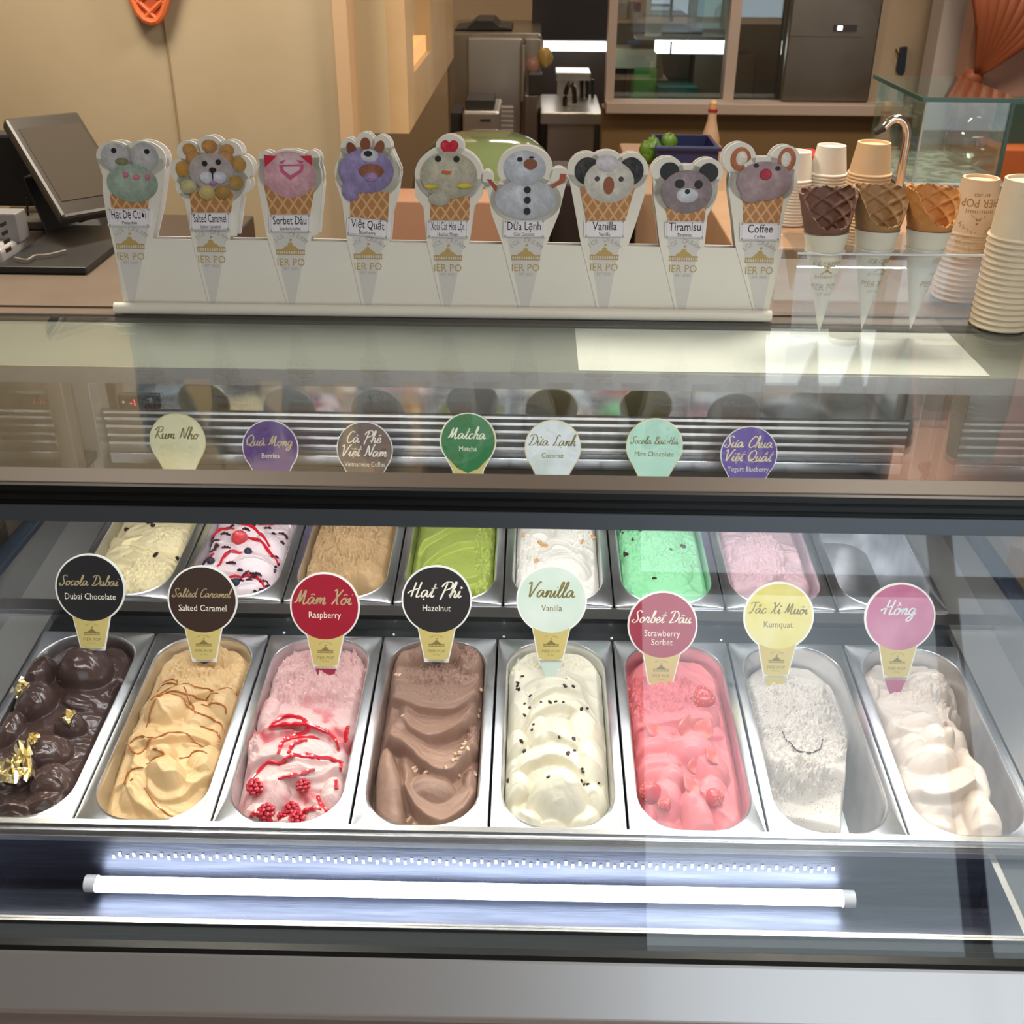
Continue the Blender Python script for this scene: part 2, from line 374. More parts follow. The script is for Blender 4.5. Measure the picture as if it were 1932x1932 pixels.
# ------------------------------------------------------------------ the display freezer
XC = 0.95
dcse = empty('display_freezer', (0, 0, 0)); tag(dcse, 'glass fronted ice cream display freezer with brown rails filling the counter', 'display freezer')
def ext(name, mat, poly, x0=-XC, x1=XC, bevel=0): return MB().prism(poly, x0, x1, 'x').build(name, mat, dcse, bevel=bevel)
# front fascia
ext('front_panel', WHITEP, [(-.172, -.002), (-.177, -.008), (-.206, -.058), (-.204, -.070), (-.167, -.074), (-.167, -.006)], bevel=.002)
ext('front_band', MAUVE, [(-.196, -.071), (-.198, -.104), (-.14, -.106), (-.14, -.071)])
ext('lower_panel', WHITEP, [(-.202, -.104), (-.212, -.112), (-.212, -.62), (-.13, -.62), (-.13, -.104)])
ext('plinth', SLATE, [(-.15, -.62), (-.15, FZ), (.80, FZ), (.80, -.62)])
ext('gasket', BLACK, [(-.176, -.011), (-.174, .001), (-.165, .001), (-.162, -.011)])
ext('glass_channel', M('channel_black', (.022, .027, .030), .65, spec=.15), [(-.164, -.012), (-.130, -.016), (-.130, -.03), (-.164, -.03)])
ext('channel_lip', STEEL, [(-.130, -.012), (-.127, -.012), (-.127, -.03), (-.130, -.03)])
ext('channel_lip', STEEL, [(-.123, -.016), (-.120, -.016), (-.120, -.05), (-.123, -.05)])
ext('channel_slot', BLACK, [(-.127, -.022), (-.123, -.022), (-.123, -.04), (-.127, -.04)])
lb = MB()
for i in range(190):
    x = -.76+i*1.52/190; lb.box(x, x+.0058, -.1620, -.1575, -.013, -.0095)
lens = lb.build('lens_strip', M('lens_plastic', (.20, .19, .175), .3), dcse); lens['kind'] = 'stuff'
XT = .60
ext('trough_wall', BRUSH, [(-.010, -.014), (-.010, -.086), (-.004, -.086), (-.004, -.014)], -XT, XT)
ext('trough_floor', BRUSH, [(-.120, -.05), (-.120, -.086), (-.004, -.092), (-.004, -.086), (-.114, -.078), (-.114, -.05)], -XT, XT)
for s in (-1, 1):
    MB().prism([(-.120, -.018), (-.004, -.014), (-.004, -.09), (-.120, -.09)], s*XT-.004, s*XT+.004, 'x').build('trough_end', STEEL, dcse)
    MB().box(s*XT*1.0+s*.004, s*.76, -.120, -.004, -.026, -.02).build('trough_cover', SLATE, dcse)
tube = MB().tube([(-.472, -.030, -.064), (.425, -.028, -.064)], .0095, 16).build('lamp_tube', M('lamp_tube_light', (1, 1, 1), .4, emit=((.90, .97, 1.0), 8)), dcse, smooth=True)
for x in (-.478, .431): MB().tube([(x-.007, -.029, -.064), (x+.007, -.029, -.064)], .0102, 16).build('tube_cap', M('cap_plastic', (.8, .82, .85), .3), dcse, smooth=True)
lc = MB()  # mirrored dots of the tube's chips, made as small glowing plates
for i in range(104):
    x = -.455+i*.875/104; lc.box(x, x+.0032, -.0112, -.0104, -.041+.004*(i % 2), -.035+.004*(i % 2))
lc.build('chip_reflections', M('chip_reflection_glow', (1, 1, 1), .4, emit=((.80, .92, 1.0), 1.5)), dcse)['kind'] = 'stuff'
# ledge rails in front of the pans
ext('ledge_rail', STEEL, [(-.010, -.014), (-.010, -.006), (-.0055, -.006), (-.0055, -.014)], -.74, .74)
ext('ledge_rail', STEEL, [(-.006, -.014), (-.006, .000), (-.001, .001), (-.001, -.014)], -.74, .74)
ext('ledge_rail', STEEL, [(-.0015, -.010), (-.0015, .0055), (.006, .0065), (.006, -.010)], -.74, .74)
# tub under the pans
def S(x, s, n): return (x, s*CT-n*ST, s*ST+n*CT)
def slab(name, mat, s0, s1, n0, n1, x0=-.74, x1=.74):
    vs = [S(x, s, n) for x in (x0, x1) for s in (s0, s1) for n in (n0, n1)]
    return MB().add(vs, [(0, 1, 3, 2), (4, 6, 7, 5), (0, 4, 5, 1), (2, 3, 7, 6), (0, 2, 6, 4), (1, 5, 7, 3)]).build(name, mat, dcse)
slab('tub_floor', SLATE, -.01, .84, -.17, -.15)
slab('gap_bar', BLACK, .362, .398, -.06, -.018)
slab('step_front', STEEL, .398, .402, -.06, .008)
slab('step_strip', STEEL, .398, .424, .000, .009)
for px in (537, 744, 951, 1153, 1357):
    l = loc(0, 3, px, 1192, -.016); q = S(l[0]+(3-3.5)*PITCHX, .382, -.016)
    MB().blob(q, .0035, 1, 10, 0).build('screw', STEEL, dcse, smooth=True)
for s in (-1, 1):
    slab('tub_filler', M('grey_filler', (.30, .29, .28), .4, .5), -.005, .80, -.02, -.004, min(s*.676, s*.74), max(s*.676, s*.74))
    MB().box(min(s*.738, s*.752), max(s*.738, s*.752), -.10, .82, -.30, .112).build('side_wall', STEEL, dcse)
    MB().box(min(s*.730, s*.756), max(s*.730, s*.756), -.06, .80, .108, .122).build('side_rail', M('navy_rail', (.02, .03, .05), .3), dcse, bevel=.003)
    MB().prism([(-.140, -.01), (.035, .42), (.80, .42), (.80, .122), (-.06, .122)], s*.745-.003, s*.745+.003, 'x').build('side_glass', GLASS, dcse)
    MB().box(min(s*.728, s*.758), max(s*.728, s*.758), .70, .735, .10, .425).build('side_post', M('taupe_post', (.22, .18, .15), .4, .3), dcse, bevel=.003)
# rear wall with louvres
MB().box(-.95, .95, .834, .87, -.30, .43).build('rear_panel', M('satin_panel', (.36, .35, .35), .4, .8), dcse)
MB().box(-.722, .716, .826, .834, .188, .43).build('rear_upper_plate', MIRROR, dcse)
for s, x in ((-1, -.722), (1, .716)):
    MB().box(min(x, x+s*.03), max(x, x+s*.03), .79, .834, -.10, .30).build('corner_plate', M('satin_corner', (.40, .39, .38), .45, .7), dcse, bevel=.002)
for i, z in enumerate((.184, .172, .157, .140, .124)):
    MB().prism([(.834, z+.004), (.822, z+.001), (.820, z-.003), (.824, z-.003), (.834, z-.001)], -.718, .712, 'x').build('louvre_slat', M('satin_steel', (.55, .54, .53), .45, .9), dcse)
MB().box(-.718, .712, .812, .834, .085, .108).build('rear_sill', STEEL, dcse, bevel=.002)
ct = MB().box(-.688, -.615, .819, .828, .191, .217).build('controller', M('controller_black', (.012, .011, .012), .2), dcse, bevel=.001)
t = MB(); put_text(t, '-1', -.662, .198, .016, .8185); t.build('digits', M('red_digits', (.5, 0, 0), .4, emit=((1, .02, .05), 4)), ct)
t = MB(); put_text(t, '°C', -.630, .206, .008, .8185); t.ell(-.678, .204, .003, .003, .8183, .8187, 4); t.build('symbols', M('panel_print', (.7, .7, .72), .5), ct)
# top: rails, glass, rear shelf
TZ = .450
ext('top_rail', BROWN, [(.020, .4555), (.052, .4565), (.052, .440), (.020, .440)], bevel=.0015)
ext('front_trim', BLACK, [(.014, .4545), (.020, .4545), (.020, .432), (.012, .434)])
ext('front_trim', M('dark_chrome', (.05, .06, .07), .15, 1), [(.0125, .4475), (.0145, .4475), (.0145, .4445), (.0125, .4445)])
ext('front_trim', M('dark_chrome', (.05, .06, .07), .15, 1), [(.0115, .4385), (.0145, .4385), (.0145, .4355), (.0115, .4355)])
ext('lower_trim', M('slate_trim', (.11, .13, .15), .35, .4), [(.010, .433), (.022, .433), (.020, .4165), (.007, .4165)])
ext('lamp_housing', SLATE, [(.022, .44), (.075, .44), (.075, .432), (.022, .424)])
ext('lamp_strip', M('lamp_strip_light', (1, 1, 1), .4, emit=((.97, .98, 1.0), 44)), [(.040, .4265), (.056, .4285), (.056, .4255), (.040, .4235)], -.70, .70)
ext('lamp_strip', M('rear_strip_light', (1, 1, 1), .4, emit=((.97, .98, 1.0), 40)), [(.404, .4195), (.416, .4195), (.416, .4165), (.404, .4165)], -.68, .68)
fg = ext('front_glass', GLASS, [(.0125, .428), (.018, .425), (-.164, -.012), (-.1695, -.009)])
ext('top_glass', GLASST, [(.052, TZ-.006), (.052, TZ), (.555, TZ), (.555, TZ-.006)])
SHELF = M('shelf_backing', (.30, .32, .30), .35, .2)
ext('shelf_backing', SHELF, [(.378, TZ-.007), (.555, TZ-.007), (.555, TZ-.02), (.378, TZ-.02)])
ext('reflection_sheet', M('reflection_sheet', (.86, .88, .86), .5), [(.383, TZ-.0068), (.548, TZ-.0068), (.548, TZ-.0062), (.383, TZ-.0062)], .105, .64)  # white sheet added in place of a bright reflection on the shelf
ext('shelf_lip', STEEL, [(.3745, TZ-.007), (.378, TZ-.007), (.378, TZ-.026), (.3745, TZ-.026)])
ext('shelf_lip', STEEL, [(.384, TZ-.02), (.40, TZ-.02), (.40, TZ-.034), (.384, TZ-.034)])
ext('inner_roof', M('roof_liner', (.34, .33, .32), .35, .5), [(.40, TZ-.02), (.834, TZ-.02), (.834, TZ-.03), (.40, TZ-.03)])
ext('shelf_edge', M('shelf_edge_shaded', (.09, .085, .08), .35, .4), [(.552, TZ-.004), (.558, TZ+.002), (.562, TZ+.002), (.562, TZ-.02), (.552, TZ-.02)])  # rail darkened in colour for the shadow line under the menu stand
ext('rear_top', M('brown_laminate', (.20, .155, .12), .38, var=((.17, .13, .10), 8, .3, .7)), [(.562, TZ-.002), (.60, TZ-.002), (.60, TZ+.001), (.905, TZ+.001), (.905, TZ-.05), (.562, TZ-.05)])
ext('rear_body', SLATE, [(.872, TZ-.05), (.872, FZ), (.90, FZ), (.90, TZ-.05)])
# ------------------------------------------------------------------ pans
def rrect(hx, y0, y1, r, n=14):
    out = []
    for cx, cy, a0 in ((hx-r, y1-r, 0), (-hx+r, y1-r, 90), (-hx+r, y0+r, 180), (hx-r, y0+r, 270)):
        for i in range(n+1):
            a = R(a0+90*i/n); out.append((cx+r*math.cos(a), cy+r*math.sin(a)))
    return out
HW, RC, Y0, Y1 = .0685, .054, .012, .349
def pan_mesh():
    rings = [(rrect(.0825, .0005, .3595, .004), -.007), (rrect(.0825, .0005, .3595, .004), -.0005), (rrect(.0818, .0012, .3588, .004), .0004),
             (rrect(HW+.004, Y0-.004, Y1+.004, RC+.004), .0004), (rrect(HW+.0015, Y0-.0015, Y1+.0015, RC+.0015), .0022), (rrect(HW, Y0, Y1, RC), .0008),
             (rrect(HW-.001, Y0+.001, Y1-.001, RC-.001), -.006), (rrect(HW-.006, Y0+.006, Y1-.006, RC-.004), -.095), (rrect(HW-.014, Y0+.014, Y1-.014, RC-.010), -.112), (rrect(HW-.03, Y0+.03, Y1-.03, RC-.022), -.114)]
    n = len(rings[0][0]); b = MB()
    vs = [(x, y, z) for r, z in rings for x, y in r]
    fs = [(i*n+k, i*n+(k+1) % n, (i+1)*n+(k+1) % n, (i+1)*n+k) for i in range(len(rings)-1) for k in range(n)]
    fs.append(tuple((len(rings)-1)*n+k for k in range(n)))
    b.add(vs, fs); me = bpy.data.meshes.new('ice_cream_pan'); me.from_pydata(b.v, [], b.f); me.update()
    me.materials.append(PANSTEEL); me.shade_smooth(); me.set_sharp_from_angle(angle=R(50)); return me
PME = pan_mesh()
FL = [['dark chocolate', 'salted caramel', 'raspberry', 'hazelnut', 'vanilla with chocolate chips', 'strawberry sorbet', 'speckled kumquat', 'pale cream swirl'],
      ['raisin vanilla', 'berry ripple', 'coffee', 'matcha', 'coconut', 'mint', 'pale pink blueberry yogurt', 'no']]
for row in (0, 1):
    for col in range(8):
        o = bpy.data.objects.new('ice_cream_pan', PME); COL.objects.link(o); o.location = pan_origin(row, col); o.rotation_euler = (TILT, 0, 0)
        tag(o, ('stainless pan holding %s ice cream in the %s row' % (FL[row][col], ('front', 'rear')[row])) if (row, col) != (1, 7) else 'empty stainless pan at the end of the rear row', 'pan', 'ice cream pans')

# ------------------------------------------------------------------ ice cream
ORI = [(0, 1160), (400, 1160), (700, 1160), (1100, 1160), (1432, 1160)]
def zp(k, X, Y): return ORI[k][0]+X/3.864, ORI[k][1]+Y/3.864
def bp(k, X, Y): return (0, 640, 1272)[k]+X/2.927, 920+Y/2.927       # rear-row crops
ICEM = {}
def ice_material(name, rough, bump, speck=None, spec=.4):
    m = M(name, (1, 1, 1), rough, 0, attr='tint', bump=bump, spec=spec)
    if speck:
        t = m.node_tree; N, L = t.nodes, t.links; b = N['Principled BSDF']
        tc = N.new('ShaderNodeTexCoord'); v = N.new('ShaderNodeTexVoronoi'); v.inputs['Scale'].default_value = speck[1]
        L.new(tc.outputs['Object'], v.inputs[0]); g = N.new('ShaderNodeMath'); g.operation = 'LESS_THAN'; g.inputs[1].default_value = speck[2]
        L.new(v.outputs['Distance'], g.inputs[0]); x = N.new('ShaderNodeMix'); x.data_type = 'RGBA'
        n = N.new('ShaderNodeTexNoise'); n.inputs['Scale'].default_value = 60; L.new(tc.outputs['Object'], n.inputs['Vector'])
        g2 = N.new('ShaderNodeMath'); g2.operation = 'GREATER_THAN'; g2.inputs[1].default_value = speck[3]; L.new(n.outputs[0], g2.inputs[0])
        g3 = N.new('ShaderNodeMath'); g3.operation = 'MULTIPLY'; L.new(g.outputs[0], g3.inputs[0]); L.new(g2.outputs[0], g3.inputs[1])
        L.new(g3.outputs[0], x.inputs['Factor']); L.new(N['Attribute'].outputs['Color'], x.inputs['A']); x.inputs['B'].default_value = (*speck[0], 1)
        L.new(x.outputs['Result'], b.inputs['Base Color'])
    return m
NX, NY = 151, 321
class Ice:
    def __init__(s, row, col, k, conv, base, lobes=(), lips=(), rough=(), seed=1, warp=.0045, fine=.0014, stria=.0011, gain=1.4, wave=(.35, 85, .0032), auto=(14, .03, .24)):
        s.row, s.col, s.k, s.conv = row, col, k, conv
        hw0, r = HW-.0022, RC-.002
        y = np.linspace(Y0+.0022, Y1-.0022, NY)
        d = np.minimum(y-(Y0+.0022), (Y1-.0022)-y); dd = np.clip(r-d, 0, r)
        s.hw = hw0-r+np.sqrt(np.maximum(r*r-dd*dd, 0)); s.y = y
        u = np.linspace(-1, 1, NX); s.u = u
        X = u[None, :]*s.hw[:, None]; Y = np.repeat(y[:, None], NX, 1); s.X, s.Y = X, Y
        sc = .5 if row == 0 else .6
        Xw = X+warp*fbm(X, Y, 28, seed+40, 3); Yw = Y+warp*fbm(X, Y, 28, seed+50, 3)
        H = base(X, Y)
        F = np.zeros_like(X); flow = np.zeros_like(X)
        for lb in lobes:
            px, py, rx, ry, A = lb[:5]; rot = R(lb[5]) if len(lb) > 5 else 0
            cx, cy = s.pt(px, py); mx = (.000172 if row == 0 else .00026); rx, ry = rx*mx, ry*mx*1.38
            dx, dy = Xw-cx, Yw-cy; a = (dx*math.cos(rot)+dy*math.sin(rot))/rx; b = (-dx*math.sin(rot)+dy*math.cos(rot))/ry
            q = 1-a*a-b*b; v = gain*A*np.sqrt(np.maximum(q, 0))*(1+.10*a)
            flow = np.where(v > F, 3+.5*b+.35*a*a, flow); F = np.maximum(F, v)
        ar = random.Random(seed*7+1); al = []
        for _ in range(auto[0]):
            cx, cy, wd, cv = ar.uniform(-.05, .05), ar.uniform(auto[1], auto[2]), ar.uniform(.016, .034), ar.uniform(-9, 14)
            sl = ar.uniform(-.5, .5)
            al.append(([(cx+wd*q/3, cy+sl*wd*q/3+cv*(wd*q/3)**2) for q in range(-3, 4)], ar.uniform(.018, .034), ar.uniform(.003, .0075)))
        for pts, Lg, A in [([s.pt(*p) for p in a[0]], a[1], a[2]) for a in lips]+al:
            P = sorted(smooth_path(sorted(pts), 6)); xs = [p[0] for p in P]; ys = [p[1] for p in P]
            yl = np.interp(Xw, xs, ys); t = (Yw-yl)/Lg
            win = ss(xs[0]-.006, xs[0]+.010, Xw)*(1-ss(xs[-1]-.010, xs[-1]+.006, Xw))
            v = gain*A*win*ss(0, .06, t)*np.clip(1-.85*t, 0, 1)**1.1*(t < 1.2)
            flow = np.where(v > F, t, flow); F = np.maximum(F, v)
        H = H+F
        # gentle crease rounding
        for _ in range(1):
            K = np.pad(H, 1, mode='edge'); H = (K[:-2, 1:-1]+K[2:, 1:-1]+K[1:-1, :-2]+K[1:-1, 2:]+2*K[1:-1, 1:-1])/6
        rm = np.zeros_like(X)
        for px, py, rx, ry, A in rough:
            cx, cy = s.pt(px, py); mx = (.000172 if row == 0 else .00026)
            q = ((X-cx)/(rx*mx))**2+((Y-cy)/(ry*mx*1.38))**2
            rm = np.maximum(rm, A*(1-ss(.5, 1.15, q+.5*fbm(X, Y, 60, seed+9, 3))))
        rn = np.abs(fbm(X, Y*1.1, 150, seed+3, 4)); rn2 = fbm(X, Y, 330, seed+5, 3)
        wa, wfq, wA = wave; ph = (Y*math.cos(wa)+X*math.sin(wa))*wfq+5.0*fbm(X, Y, 17, seed+60, 3)
        wv = (1-np.abs(np.sin(ph)))**1.6
        sm = np.clip(1-rm/.0025, 0, 1)
        H = H+2.7*rm*(rn*.9+rn2*.55)+fine*fbm(X, Y, 70, seed+7, 4)+wA*wv*sm+stria*2*fbm(flow*7, X*18, 1.0, seed+11, 3)*sm*(F > .002)
        s.rm = rm
        e = (1-np.abs(u))[None, :]*s.hw[:, None]; ed = np.minimum(e, np.minimum(Y-y[0], y[-1]-Y))
        H = H-.010*(1-ss(0, .010, ed))
        s.H = H; s.ed = ed; s.seed = seed
    def pt(s, X, Y): return loc(s.row, s.col, *s.conv(s.k, X, Y))
    def z(s, x, y):
        j = int(np.clip(round((y-s.y[0])/(s.y[-1]-s.y[0])*(NY-1)), 0, NY-1)); h = max(s.hw[j], .004)
        i = int(np.clip(round((x/h+1)/2*(NX-1)), 0, NX-1)); return float(s.H[j, i])
    def world(s, X, Y, dz=0):
        x, y = s.pt(X, Y); x = max(min(x, HW-.006), -HW+.006); return (x, y, s.z(x, y)+dz)
    def make(s, col, mat, label, tint=None, floor=None):
        H = s.H; n = NX*NY; Z = H.copy()
        Z[0, :] = Z[-1, :] = -.05; Z[:, 0] = np.minimum(Z[:, 0], -.03); Z[:, -1] = np.minimum(Z[:, -1], -.03)
        co = np.stack([s.X, s.Y, Z], -1).reshape(-1, 3)
        idx = np.arange(n).reshape(NY, NX)
        q = np.stack([idx[:-1, :-1], idx[:-1, 1:], idx[1:, 1:], idx[1:, :-1]], -1).reshape(-1, 4)
        if floor is not None:
            zz = Z.reshape(-1); q = q[(zz[q] > floor).any(1)]
        me = bpy.data.meshes.new('ice_cream'); me.vertices.add(n); me.vertices.foreach_set('co', co.ravel().astype(np.float32))
        me.loops.add(q.size); me.loops.foreach_set('vertex_index', q.ravel().astype(np.int32))
        me.polygons.add(len(q)); me.polygons.foreach_set('loop_start', np.arange(0, q.size, 4, dtype=np.int32))
        me.polygons.foreach_set('loop_total', np.full(len(q), 4, dtype=np.int32)); me.update(calc_edges=True); me.validate()
        c = np.ones((NY, NX, 4), np.float32); base = np.array(col)[None, None, :]
        c[..., :3] = base*(1+.06*fbm(s.X, s.Y, 45, s.seed+21, 3)[..., None])
        if tint is not None: c[..., :3] = tint(s, c[..., :3])
        a = me.color_attributes.new('tint', 'FLOAT_COLOR', 'POINT'); a.data.foreach_set('color', np.clip(c, 0, 1).reshape(-1))
        me.shade_smooth()
        o = link('ice_cream', me, mat); o.location = pan_origin(s.row, s.col); o.rotation_euler = (TILT, 0, 0)
        s.o = o; return tag(o, label, 'ice cream', 'ice creams in the display freezer')
    def drizzle(s, paths, r, mat, name, one=True):
        for p in paths:
            pts = [(max(min(x, .06), -.06), max(min(y, .335), .022)) for x, y in smooth_path([s.pt(*q) for q in p], 6)]
            P = [(x, y, max(s.z(x, y), s.z(x+.0015, y), s.z(x-.0015, y), s.z(x, y+.002))+r*.25) for x, y in pts]
            n = len(P); rr = [r*(.55+.45*math.sin(math.pi*min(1, (i+.6)/n)))*(1+.25*math.sin(i*1.7)) for i in range(n)]
            MB().tube(P, rr, 6).build(name, mat, s.o, smooth=True)
    def bits(s, pts, mat, name, size, amp=.5, n=6, seed=0):
        for i, p in enumerate(pts):
            q = s.world(p[0], p[1], size*.25); k = size*(.8+.5*random.random())
            b = MB().blob((0, 0, 0), (k, k*.62, k*.55), seed+i, n, amp).build(name, mat, s.o, smooth=False)
            b.location = q; b.rotation_euler = (random.random(), random.random(), random.random()*6)
def mound(edge, mid, rear=0, front=0):
    def f(X, Y):
        v = (Y-Y0)/(Y1-Y0)
        return edge+mid*(1-(X/HW)**2)*np.clip(np.sin(np.pi*np.clip(v, 0.02, .98))*1.5, 0, 1)+rear*ss(.55, 1, v)+front*(1-ss(0, .35, v))
    return f
SAUCE = M('red_sauce', (.62, .012, .03), .18, coat=.6); CARA = M('caramel_drizzle', (.42, .13, .025), .2, coat=.4)
DARKC = M('dark_chocolate', (.030, .014, .010), .35); NUT = M('hazelnut_bits', (.70, .50, .34), .5); GOLD = M('gold_leaf', (.93, .80, .48), .28, 1)
BERRY = M('raspberry_skin', (.50, .012, .035), .3, coat=.3); PURP = M('berry_drizzle', (.055, .008, .025), .25); FLAKE = M('toasted_flakes', (.72, .40, .16), .6)
STRAW = M('strawberry_skin', (.62, .045, .06), .3, coat=.3, var=((.75, .30, .16), 160, .62, .70)); SLICE = M('strawberry_flesh', (.66, .12, .11), .35, var=((.80, .34, .28), 60, .45, .7)); BLUEB = M('blueberry_skin', (.020, .022, .045), .5)
MATTE = ice_material('ice_matte', .62, (420, .4, .0018)); SILK = ice_material('ice_silk', .42, (220, .22, .0014)); GLOSSY = ice_material('ice_gloss', .20, (150, .12, .001), spec=.6)
SPECK = ice_material('ice_speckled', .62, (420, .25, .0015), ((.16, .10, .07), 420, .24, .50))

# 1 dark chocolate
c = Ice(0, 0, 0, zp, mound(-.014, .016), [(250, 410, 165, 135, .030), (610, 380, 220, 160, .036), (240, 610, 185, 130, .030), (500, 780, 110, 90, .020), (40, 780, 120, 140, .020), (330, 980, 190, 110, .022), (120, 1100, 150, 120, .018), (380, 1180, 170, 110, .020), (330, 1330, 190, 100, .018), (60, 1420, 160, 100, .02)],
        [([(350, 1290), (480, 1230), (600, 1150)], .06, .014), ([(640, 900), (760, 760), (860, 640)], .09, .014), ([(780, 520), (900, 400), (990, 330)], .07, .010), ([(100, 1480), (300, 1460), (520, 1330)], .07, .012)], (), 3, fine=.0013, wave=(.6, 60, .0020), gain=1.15, auto=(6, .03, .3))
c.make((.070, .040, .036), GLOSSY, 'glossy dark chocolate ice cream balls topped with gold leaf')
def gold(ice, X, Y, sx, sy, seed):
    rr = random.Random(seed); n = 7; p = ice.world(X, Y, .003); vs = []
    for j in range(n):
        for i in range(n):
            a, b = (i/(n-1)-.5), (j/(n-1)-.5)
            vs.append((a*sx+rr.uniform(-.1, .1)*sx, b*sy+rr.uniform(-.1, .1)*sy, rr.uniform(-.0005, .010)))
    fs = [(j*n+i, j*n+i+1, j*n+n+i+1, j*n+n+i) for j in range(n-1) for i in range(n-1) if rr.random() > .12]
    g = MB().add(vs, fs).build('gold_leaf', GOLD, ice.o); g.location = p; g.rotation_euler = (.35, rr.uniform(-.3, .3), rr.uniform(-.6, .6))
    g.modifiers.new('thick', 'SOLIDIFY').thickness = .0003
for i, (X, Y, a, b) in enumerate([(240, 290, .036, .016), (575, 265, .018, .034), (165, 550, .022, .028), (530, 800, .022, .02), (180, 1120, .022, .05), (40, 1170, .04, .03), (280, 985, .014, .014)]): gold(c, X, Y, a, b, i)

# 2 salted caramel
c = Ice(0, 1, 0, zp, mound(-.016, .020, 0, -.022), [(1210, 700, 190, 105, .022), (1310, 580, 150, 70, .014), (1640, 610, 130, 120, .018), (1200, 1140, 180, 90, .022, -20), (1180, 1010, 110, 70, .014), (1560, 1010, 200, 110, .016, 30), (1200, 1330, 210, 90, .012), (950, 1200, 110, 90, .014), (1450, 720, 120, 130, .012), (990, 880, 100, 60, .010), (1540, 265, 170, 75, .018)],
        [([(870, 1180), (960, 1310), (1150, 1400), (1340, 1430), (1500, 1330), (1600, 1150)], .07, .016), ([(1010, 1190), (1120, 1290), (1300, 1270), (1480, 1150), (1650, 960)], .06, .015), ([(900, 880), (1100, 940), (1350, 900), (1560, 930)], .06, .010), ([(1040, 650), (1200, 590), (1400, 600), (1560, 560)], .05, .008)],
        [(1480, 330, 330, 180, .0035), (1650, 480, 120, 60, .003)], 11)
c.make((.72, .49, .245), SILK, 'caramel coloured ice cream with thin brown caramel threads')
c.drizzle([[(1140, 520), (1180, 470), (1250, 440), (1290, 500), (1180, 560), (1090, 600)], [(1150, 480), (1260, 490), (1310, 520), (1420, 530), (1560, 545), (1700, 500), (1740, 470)], [(1090, 600), (1250, 590), (1360, 610), (1470, 590), (1600, 610)], [(1160, 660), (1320, 650), (1370, 690), (1440, 740), (1500, 745), (1590, 730), (1630, 780)], [(1350, 570), (1400, 660), (1430, 750)], [(1470, 670), (1560, 665), (1640, 670), (1640, 690)], [(1460, 810), (1560, 805), (1610, 850), (1670, 880)], [(900, 870), (950, 950), (1000, 985), (1060, 940), (1160, 910)], [(940, 905), (1010, 890), (1110, 915), (1280, 880), (1340, 870), (1420, 905), (1560, 930)], [(1300, 1010), (1390, 985), (1480, 990), (1510, 1010)], [(880, 1170), (940, 1110), (1040, 1100)], [(890, 1180), (960, 1170)], [(1040, 1210), (1130, 1320), (1250, 1370), (1400, 1340), (1490, 1310)], [(1230, 640), (1100, 740), (1060, 800)], [(1120, 1010), (1200, 1050), (1060, 1060)], [(1500, 600), (1560, 650)]], .0012, CARA, 'caramel_thread')

# 3 raspberry
c = Ice(0, 2, 1, zp, mound(-.014, .020, 0, -.016), [(400, 680, 110, 120, .016), (650, 980, 260, 90, .012), (390, 1250, 170, 90, .016), (300, 1400, 120, 90, .020), (540, 1480, 150, 100, .020), (760, 1400, 150, 90, .016), (880, 1230, 110, 110, .016), (300, 920, 90, 90, .016), (960, 830, 90, 60, .014), (620, 1130, 200, 60, .012)],
        [([(330, 860), (450, 830), (640, 850), (800, 880), (930, 930), (1060, 840)], .05, .012), ([(200, 1100), (400, 1060), (620, 1090), (900, 1070)], .05, .013), ([(200, 1270), (480, 1210), (760, 1170), (960, 1060)], .05, .012), ([(230, 1520), (420, 1540), (700, 1500), (900, 1400)], .05, .012)],
        [(760, 400, 420, 330, .0048), (1050, 300, 160, 150, .006), (640, 240, 150, 80, .006), (280, 960, 70, 110, .006)], 23)
def rasp(s, c):
    m = ss(.10, .45, fbm(s.X, s.Y, 34, 77, 4))*(1-ss(.17, .24, s.Y)); c = c*(1-.75*m[..., None])+np.array([.60, .07, .10])*.75*m[..., None]; w = ((1-ss(.15, .22, s.Y))*.35)[..., None]*(1-m[..., None]); return c*(1-w)+np.array([.80, .66, .64])*w
c.make((.74, .47, .45), MATTE, 'pale pink raspberry ice cream streaked with red sauce', rasp)
c.drizzle([[(420, 835), (520, 770), (640, 780), (720, 850), (850, 870), (920, 940)], [(430, 830), (560, 840), (720, 855), (860, 880)], [(520, 910), (650, 870), (790, 855)], [(490, 1060), (520, 960), (640, 930), (780, 905)], [(560, 1050), (600, 990), (700, 960)], [(260, 1180), (380, 1070), (520, 1085), (640, 1060), (760, 1060), (960, 1035), (985, 1080)], [(640, 1060), (700, 1040), (790, 1070)], [(480, 1200), (620, 1170), (750, 1135)], [(1060, 790), (1040, 870), (1000, 900)], [(1020, 790), (1050, 830)], [(760, 1250), (800, 1320), (880, 1390)], [(290, 1530), (350, 1500), (420, 1520)], [(620, 1370), (700, 1365), (790, 1360)], [(210, 1510), (280, 1560), (340, 1565)], [(900, 1180), (915, 1230)]], .0030, SAUCE, 'raspberry_sauce')
def raspberry(ice, X, Y, r, seed):
    p = ice.world(X, Y, r*.35); b = MB(); rr = random.Random(seed)
    for j in range(5):
        th = math.pi*(.12+.17*j); m = max(1, int(7*math.sin(th)))
        for i in range(m):
            ph = 2*math.pi*(i+.5*j)/m
            b.blob((r*.8*math.sin(th)*math.cos(ph), r*1.0*math.cos(th), r*.7*math.sin(th)*math.sin(ph)), r*.36, rr.random(), 6, 0)
    o = b.build('raspberry', BERRY, ice.o, smooth=True); o.location = p; o.rotation_euler = (0, 0, rr.uniform(-1.5, 1.5))
